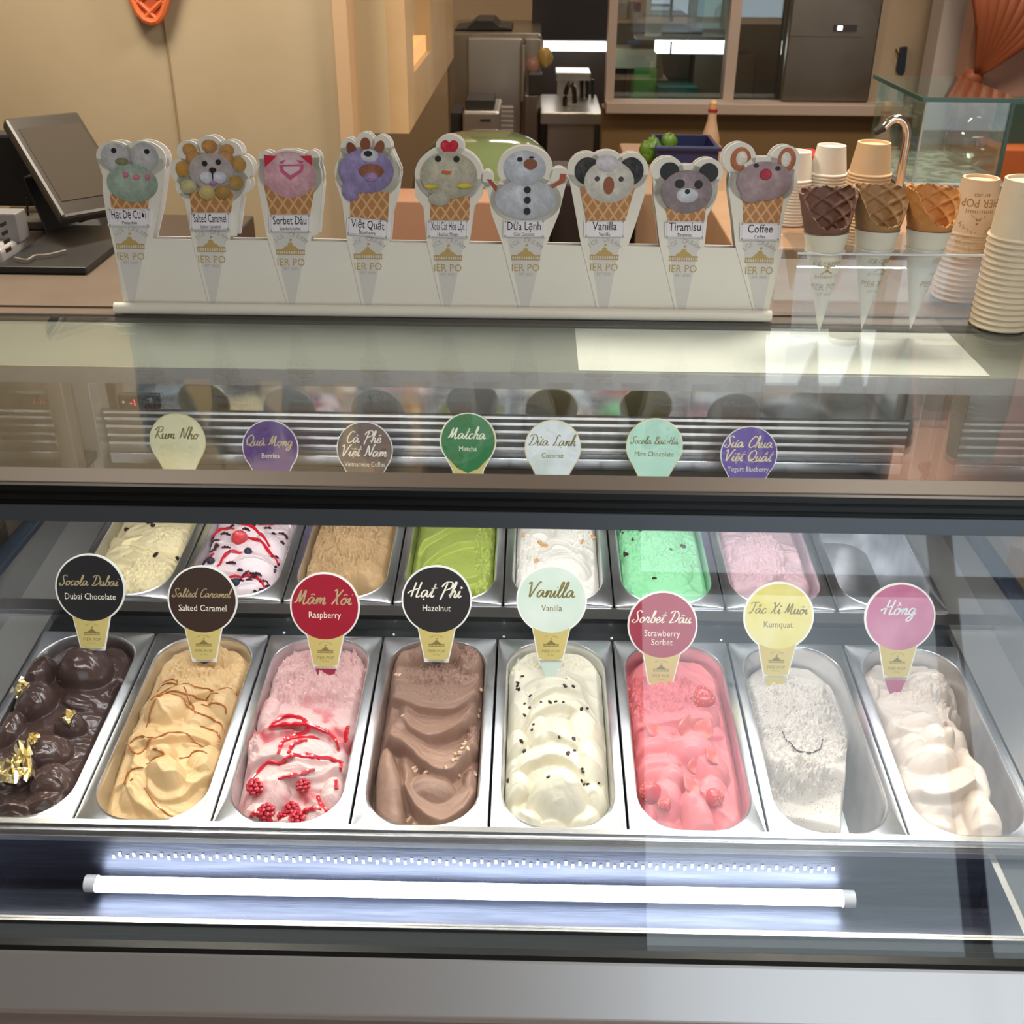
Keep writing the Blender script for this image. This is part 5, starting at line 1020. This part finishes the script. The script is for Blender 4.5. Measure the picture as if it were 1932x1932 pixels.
d0, d1 = at(882, 66, 4.1), at(985, 66, 4.1)
MB().box(d0.x, d1.x, 4.09, 4.12, fz+.1, a.z-.02).build('door', KST2, fr, bevel=.006)
MB().box(d1.x+.012, b.x-.004, 4.09, 4.12, fz+.1, a.z-.02).build('door', KST, fr, bevel=.006)
MB().tube([(at(988, 120, 4.07).x, 4.06, at(988, 85, 4.07).z), (at(988, 120, 4.07).x, 4.06, at(988, 190, 4.07).z)], .012, 10).build('handle', KST2, fr, smooth=True)
hd = empty('upturned_basin', (0, 0, 0)); tag(hd, 'black upturned basin resting on top of the steel fridge', 'basin')
q = [at(x, y, 4.2) for x, y in ((857, 55), (967, 55), (965, 50), (942, 48), (930, 36), (898, 36), (882, 50), (858, 52))]
zz = a.z+.001; off = zz-min(p.z for p in q)
MB().prism([(p.x, p.z+off) for p in q], 4.2, 4.5).build('body', KDK, hd, bevel=.004)
gr = empty('juice_machine', (0, 0, 0)); tag(gr, 'small steel countertop machine with vents in front of the fridge', 'machine')
a, b = at(872, 210, 3.55), at(943, 262, 3.55)
MB().box(a.x, b.x, 3.55, 3.9, fz+.8, a.z).build('body', KST2, gr, bevel=.01)
pbox('hopper', KDK, 878, 188, 932, 211, 3.6, .2, gr)
pbox('badge', KDK, 906, 225, 926, 230, 3.545, .004, gr, 0)
for i in range(6): pbox('vent_slat', KST2, 945, 203+i*9, 968, 207+i*9, 3.6, .05, gr, 0)
pbox('side_panel', KDK, 850, 212, 872, 262, 3.6, .2, gr)
tag(box('machine_counter', M('counter_dark', (.12, .09, .06), .5), (at(838, 262, 3.5).x, at(990, 262, 3.5).x, 3.5, 4.0, fz, fz+.8)), 'dark low counter under the small steel machine', 'counter')
# green glossy bowl shaped seat
gz = at(915, 250, 2.4).z
gb = empty('green_pouf', (0, 0, 0)); tag(gb, 'large glossy pistachio green dome on a pink base behind the cone signs', 'dome display')
c0 = at(915, 330, 2.4); rx = (at(1060, 320, 2.4).x-at(770, 320, 2.4).x)/2
zt = at(915, 250, 2.45).z; hh = zt-c0.z+.09; prof = [(rx*max(math.cos(t), 0)**.6, hh*math.sin(t)) for t in [R(90*i/14) for i in range(15)]]; prof[-1] = (.002, hh)
zb_ = zt-hh
MB().lathe([(rx*.80, -.11), (rx*.97, -.05)]+prof, 56, (c0.x, 2.45, zb_)).build('dome', M('pistachio_gloss', (.19, .25, .11), .12, coat=1), gb, smooth=True, ang=70)
MB().lathe([(rx*.45, fz-zb_), (rx*.7, -.32), (rx*.82, -.2), (rx*.80, -.11)], 48, (c0.x, 2.45, zb_)).build('base', M('rose_gloss', (.42, .14, .13), .3), gb, smooth=True, ang=70)
tag(box('peach_counter', M('peach_laminate', (.50, .27, .17), .5), (at(740, 400, 2.1).x, at(1035, 400, 2.1).x, 1.95, 2.1, fz, at(900, 372, 2.0).z), bevel=.005), 'peach coloured low counter seen between the cone signs', 'counter')
tag(box('dark_cabinet', M('dark_cabinet_wood', (.03, .018, .014), .5), (at(1040, 400, 2.1).x, at(1180, 400, 2.1).x, 1.98, 2.3, fz, at(1100, 345, 2.0).z), bevel=.005), 'dark brown cabinet behind the snowman and koala signs', 'cabinet')
tag(box('kraft_counter', M('kraft_laminate', (.40, .24, .14), .55), (at(1195, 400, 2.1).x, at(1420, 400, 2.1).x, 2.02, 2.75, fz, at(1300, 318, 2.35).z), bevel=.005), 'light brown counter under the blue crate', 'counter')
# wash up corner
sk = empty('sink_unit', (0, 0, 0)); tag(sk, 'stainless sink unit with splashback and arched tap', 'sink')
a, b = at(1032, 232, 4.0), at(1122, 232, 4.0)
MB().box(a.x, b.x, 4.0, 4.5, fz, a.z).build('cabinet', KST2, sk, bevel=.008)
MB().box(a.x-.03, b.x+.03, 3.96, 4.5, a.z, a.z+.05).build('worktop', KST2, sk, bevel=.006)
MB().box(a.x+.05, b.x-.02, 4.46, 4.5, a.z+.05, at(1060, 140, 4.48).z).build('splashback', KST, sk)
MB().box(a.x+.04, b.x-.01, 4.30, 4.5, at(1060, 142, 4.48).z, at(1060, 128, 4.48).z).build('shelf', KST2, sk, bevel=.004)
MB().tube([at(x, y, 4.15) for x, y in smooth_path([(1065, 228), (1066, 190), (1070, 165), (1077, 158), (1083, 170), (1084, 195)])], .011, 8).build('tap', M('tap_bronze', (.14, .10, .08), .25, 1), sk, smooth=True)
for x in (1098, 1108, 1118): MB().tube([at(x, 150, 4.4), at(x, 185, 4.4)], .008, 6).build('hanging_tool', KDK, sk)
tag(pbox('black_case', KDK, 998, 140, 1022, 180, 3.95, .1), 'black box on the steel rack beside the fridge', 'box')
tag(pbox('steel_rack', KST, 990, 180, 1012, 330, 3.96, .3), 'narrow steel rack between fridge and sink', 'rack')
tag(MB().blob(tuple(at(1028, 108, 4.1)), (.035, .03, .04), 3, 12, .2).build('yellow_jar', M('mustard_jar', (.5, .32, .08), .4), smooth=True), 'mustard yellow round jar above the steel rack', 'jar')
tag(MB().blob(tuple(at(1003, 122, 4.1)), (.04, .03, .035), 4, 12, .2).build('pink_jar', M('salmon_jar', (.5, .25, .2), .4), smooth=True), 'salmon pink tub beside the mustard jar', 'jar')
tag(MB().blob(tuple(at(1093, 224, 4.1)), (.045, .04, .025), 5, 10, .4).build('green_sponge', M('dark_green', (.02, .09, .03), .6)), 'dark green scouring pad in the sink corner', 'sponge')
hdm = tag(pbox('extractor_hood', M('hood_brown', (.035, .024, .024), .4), 1008, -260, 1150, 76, 4.6, .5), 'dark brown extractor hood over the kitchen lamp', 'hood')
lam = empty('kitchen_strip_light', (0, 0, 0)); tag(lam, 'bright white strip light under the dark extractor hood', 'light')
pbox('diffuser', M('strip_glow', (1, 1, 1), .4, emit=((1, .98, .95), 5)), 1026, 79, 1149, 97, 4.62, .12, lam, .003)
pbox('housing', KST2, 1024, 76, 1151, 79, 4.61, .14, lam, 0)
tag(pbox('dark_backsplash', M('dark_tiles', (.035, .024, .018), .35), 1000, 97, 1160, 560, 4.9, .05), 'dark backsplash panel behind the sink', 'panel')
# behind the pass window
IN = M('inner_wall', (.13, .12, .10), .6)
tag(pbox('inner_partition', IN, 1150, -200, 1490, 330, 5.2, .05, bevel=0), 'dim grey partition seen through the pass window', 'partition')
pl = empty('window_strip_light', (0, 0, 0)); tag(pl, 'bright white strip light seen through the pass window', 'light')
pbox('diffuser', MATS['strip_glow'], 1240, 78, 1373, 102, 4.4, .1, pl, .003); pbox('housing', KST2, 1200, 68, 1373, 77, 4.4, .12, pl, 0)
for xx in (1245, 1365): pbox('rod', KST2, xx, -420, xx+2, 68, 4.45, .01, pl, 0)
pbox('divider', KDK, 1265, 78, 1267, 102, 4.39, .01, pl, 0)
for i, (x0, x1, y0, y1, cc) in enumerate([(1200, 1236, -60, 62, (.20, .22, .25)), (1246, 1298, -60, 62, (.22, .25, .29)), (1306, 1368, -60, 62, (.18, .20, .24))]):
    tag(pbox('grey_cupboard', M('cupboard_%d' % i, cc, .35), x0, y0, x1, y1, 4.7, .3), ('left', 'middle', 'right')[i]+' of three blue grey cupboards behind the pass window', 'cupboard')
tag(pbox('plant_box', M('green_leaf', (.05, .20, .035), .6), 1198, 130, 1236, 198, 4.7, .2), 'leafy green block behind the window beside the frame', 'planter')
tag(pbox('teal_bin', M('teal_bin', (.015, .07, .055), .4), 1242, 162, 1312, 230, 4.6, .3), 'dark teal bin behind the pass window', 'bin')
tag(pbox('blue_sign', M('blue_sign_mat', (.05, .16, .35), .4), 1183, 78, 1208, 90, 5.18, .02), 'small blue sign behind the pass window', 'sign')
tag(pbox('cream_shelf', M('cream_shelf_mat', (.38, .36, .26), .5), 1160, 92, 1238, 130, 4.75, .2), 'cream shelf block behind the pass window', 'shelf')
tag(pbox('brown_cupboard', M('brown_cupboard_mat', (.10, .07, .045), .5), 1312, 104, 1372, 640, 4.7, .2), 'brown cupboard behind the right of the pass window', 'cupboard')
# steel oven column
ov = empty('oven_column', (0, 0, 0)); tag(ov, 'tall brown steel oven column with a small lit display', 'oven')
OVM = M('oven_steel', (.20, .165, .125), .35, .8, var=((.14, .11, .08), 4, .3, .7))
a, b = at(1484, 100, 3.46), at(1606, 100, 3.46)
MB().box(a.x, b.x+.09, 3.46, 3.498, zl+.037, CEIL).build('door', OVM, ov, bevel=.006)
pbox('display', KDK, 1574, 47, 1616, 60, 3.455, .004, ov, 0); pbox('digits', M('oven_digits', (1, 1, 1), .5, emit=((.9, .95, 1), 3)), 1581, 49, 1589, 57, 3.453, .002, ov, 0)
pbox('seam', KDK, 1490, 68, 1628, 70, 3.457, .003, ov, 0)
hk = empty('hanging_clip', (0, 0, 0)); tag(hk, 'dark navy clip hanging on the beige wall', 'clip')
q = [at(x, y, 3.48) for x, y in ((1700, 90), (1711, 88), (1706, 135), (1700, 145), (1692, 132))]
MB().prism([(p.x, p.z) for p in q], 3.47, 3.498).build('body', M('navy', (.012, .02, .035), .5), hk); MB().tube([at(1690, 93, 3.48), at(1697, 110, 3.48), at(1700, 92, 3.48)], .004, 6).build('ring', M('brass', (.5, .33, .12), .3, 1), hk)
# scallop shell
sh = empty('scallop_shell', (0, 0, 0)); tag(sh, 'large terracotta scallop shell relief on the pink wall', 'wall decor')
hub = at(1832, 142, 2.98); vs = []; fs = []; nA, nR = 66, 14; Rm = (hub-at(1960, -120, 2.98)).length
for i in range(nA):
    a = R(40+70*i/(nA-1)); 
    for j in range(nR):
        r_ = Rm*(.04+.96*j/(nR-1)); k = .5+.5*math.cos(i/(nA-1)*2*math.pi*9)
        vs.append((hub.x+r_*math.cos(a), 2.975-.10*math.sin(math.pi*min(.98, j/(nR-1)*.8+.1))-.020*k*j/(nR-1), hub.z+r_*math.sin(a)))
fs = [(i*nR+j, (i+1)*nR+j, (i+1)*nR+j+1, i*nR+j+1) for i in range(nA-1) for j in range(nR-1)]
so = MB().add(vs, fs).build('fan', M('shell_terracotta', (.30, .075, .026), .5), sh, smooth=True, ang=80); so.modifiers.new('thick', 'SOLIDIFY').thickness = .02
MB().blob((hub.x-.005, 2.95, hub.z-.005), (.034, .03, .032), 2, 14, .05).build('hinge', MATS['shell_terracotta'], sh, smooth=True)
# glass cabinet
gc = empty('glass_cabinet', (0, 0, 0)); tag(gc, 'empty looking glass cabinet with green edges on the rear counter', 'glass cabinet')
GG = glass('cabinet_glass', (.86, .92, .89), .05); GE = M('green_glass_edge', (.03, .085, .065), .2)
xL, xM, xR_ = at(1662, 190, 1.75).x, at(1748, 190, 1.5).x, at(1915, 190, 1.5).x; zT, zB = at(1750, 190, 1.5).z, at(1720, 392, 1.5).z
yF, yB = 1.50, 1.86
MB().box(xM, xR_, yF, yF+.004, zB, zT).build('front_pane', GG, gc); MB().box(xM, xM+.004, yF, yB, zB, zT).build('side_pane', GG, gc); MB().box(xR_-.004, xR_, yF, yB, zB, zT).build('side_pane', GG, gc); MB().box(xM, xR_, yB, yB+.004, zB, zT).build('back_pane', GG, gc)
MB().box(xM-.01, xR_+.01, yF-.008, yB+.01, zT, zT+.006).build('top_pane', GG, gc)
MB().box(xM-.012, xR_+.012, yF-.012, yF-.008, zT-.001, zT+.008).build('top_edge', GE, gc); MB().box(xM-.014, xM-.010, yF-.008, yB+.01, zT-.001, zT+.008).build('top_edge', GE, gc)
MB().box(xR_-.006, xR_+.002, yF-.002, yF+.006, zB, zT).build('corner_edge', GE, gc); MB().box(xM-.001, xM+.003, yF-.002, yF+.002, zB, zT).build('corner_edge', M('pale_glass_edge', (.35, .40, .38), .2), gc)
zs = at(1800, 345, 1.5).z
MB().box(xM-.02, xR_+.02, yF-.03, yB+.02, zs-.01, zs).build('shelf_pane', M('shelf_stone', (.22, .23, .22), .2, var=((.40, .42, .40), 40, .45, .6)), gc)
MB().box(xM-.02, xR_+.02, yF-.03, yB+.02, zB-.25, zs-.012).build('cabinet_base', M('cabinet_green_dark', (.03, .045, .038), .3), gc)
tag(box('cabinet_counter', M('stone_counter', (.05, .045, .04), .3), (xM-.25, 2.6, 1.46, 2.0, FZ, zB-.2505)), 'dark counter carrying the glass cabinet', 'counter')
jp = at(1835, 300, 1.66)
jg = empty('glass_jug', (jp.x, 1.68, zs)); tag(jg, 'round clear glass jug inside the glass cabinet', 'jug')
MB().lathe([(.02, .0), (.055, .02), (.066, .055), (.055, .09), (.03, .11), (.032, .135)], 32, caps=False).build('body', glass('jug_glass', (.90, .86, .85), .08), jg, smooth=True, ang=80)
tp = empty('bar_tap', (0, 0, 0)); tag(tp, 'curved chrome tap with a black nozzle beside the glass cabinet', 'tap')
CH = M('chrome', (.72, .66, .58), .12, 1)
MB().tube([at(x, y, 1.35) for x, y in smooth_path([(1696, 352), (1704, 300), (1711, 262), (1710, 240), (1702, 227), (1690, 224), (1678, 230), (1668, 240)])], .0085, 12).build('spout', CH, tp, smooth=True)
MB().tube([at(1668, 240, 1.35), at(1650, 250, 1.35)], [.009, .007], 10).build('nozzle', KDK, tp, smooth=True)
MB().tube([at(1696, 352, 1.35), at(1692, 420, 1.35)], .012, 12).build('post', CH, tp, smooth=True)
# counter clutter
cr = empty('blue_crate', (0, 0, 0)); tag(cr, 'navy blue plastic crate on the light brown counter', 'crate')
a, b = at(1240, 276, 2.35), at(1354, 312, 2.35); zc_ = at(1300, 318, 2.35).z
zt_ = a.z
for (x0, x1, y0, y1) in ((a.x, b.x, 2.35, 2.36), (a.x, b.x, 2.54, 2.55), (a.x, a.x+.01, 2.36, 2.54), (b.x-.01, b.x, 2.36, 2.54)):
    MB().box(x0, x1, y0, y1, zc_+.004, zt_).build('crate_wall', M('navy_plastic', (.018, .022, .085), .4), cr)
MB().box(a.x-.008, b.x+.008, 2.342, 2.352, zt_-.012, zt_).build('rim', MATS['navy_plastic'], cr, bevel=.003); MB().box(a.x, b.x, 2.35, 2.55, zc_+.001, zc_+.006).build('crate_base', MATS['navy_plastic'], cr)
for i, (x, y) in enumerate(((1222, 283), (1232, 276), (1226, 292), (1262, 268))):
    q = at(x, y, 2.42 if i < 3 else 2.45); tag(MB().blob((q.x, q.y, max(q.z, zc_+.02)), (.024, .022, .026), i, 12, .3).build('green_lime', M('lime_skin', (.10, .20, .02), .4), smooth=True), ('leftmost green lime beside the blue crate', 'upper green lime beside the blue crate', 'lowest green lime beside the blue crate', 'green leaf bundle above the blue crate')[i], 'lime', 'limes by the crate')
bt_ = empty('slim_bottle', (0, 0, 0)); tag(bt_, 'slim beige bottle with a red band standing behind the blue crate', 'bottle')
q = at(1345, 270, 2.6); zq = at(1345, 196, 2.6).z-q.z
MB().lathe([(.030, zc_+.001-q.z), (.030, .0), (.022, .03), (.014, .06), (.013, zq*.72)], 20, (q.x, 2.66, q.z)).build('body', M('beige_bottle', (.50, .32, .20), .5), bt_, smooth=True)
MB().lathe([(.015, zq*.72), (.015, zq*.80)], 20, (q.x, 2.66, q.z)).build('band', M('red_band', (.32, .02, .02), .4), bt_); MB().lathe([(.012, zq*.80), (.013, zq*.95), (.006, zq*1.03)], 20, (q.x, 2.66, q.z)).build('cap', M('tan_cap', (.58, .34, .18), .5), bt_, smooth=True)
tag(pbox('red_canister', M('red_plastic', (.42, .015, .015), .3), 1524, 292, 1552, 345, 1.30, .08, bevel=.012), 'red plastic canister between two cup stacks', 'canister')
tag(pbox('orange_shelf', M('orange_laminate', (.50, .12, .03), .45), 1884, 282, 1990, 345, 2.4, .2), 'orange shelf end beside the glass cabinet', 'shelf')
tag(pbox('green_arch', M('deep_green', (.035, .07, .05), .5), 1905, 190, 1990, 285, 2.5, .1, bevel=.01), 'dark green panel at the right edge behind the glass cabinet', 'panel')

# ------------------------------------------------------------------ lift the whole place so that the floor is at height zero
bpy.data.objects.remove(_to); bpy.data.curves.remove(_tc)
for o in list(COL.objects):
    if o.parent is None: o.location.z += Z0
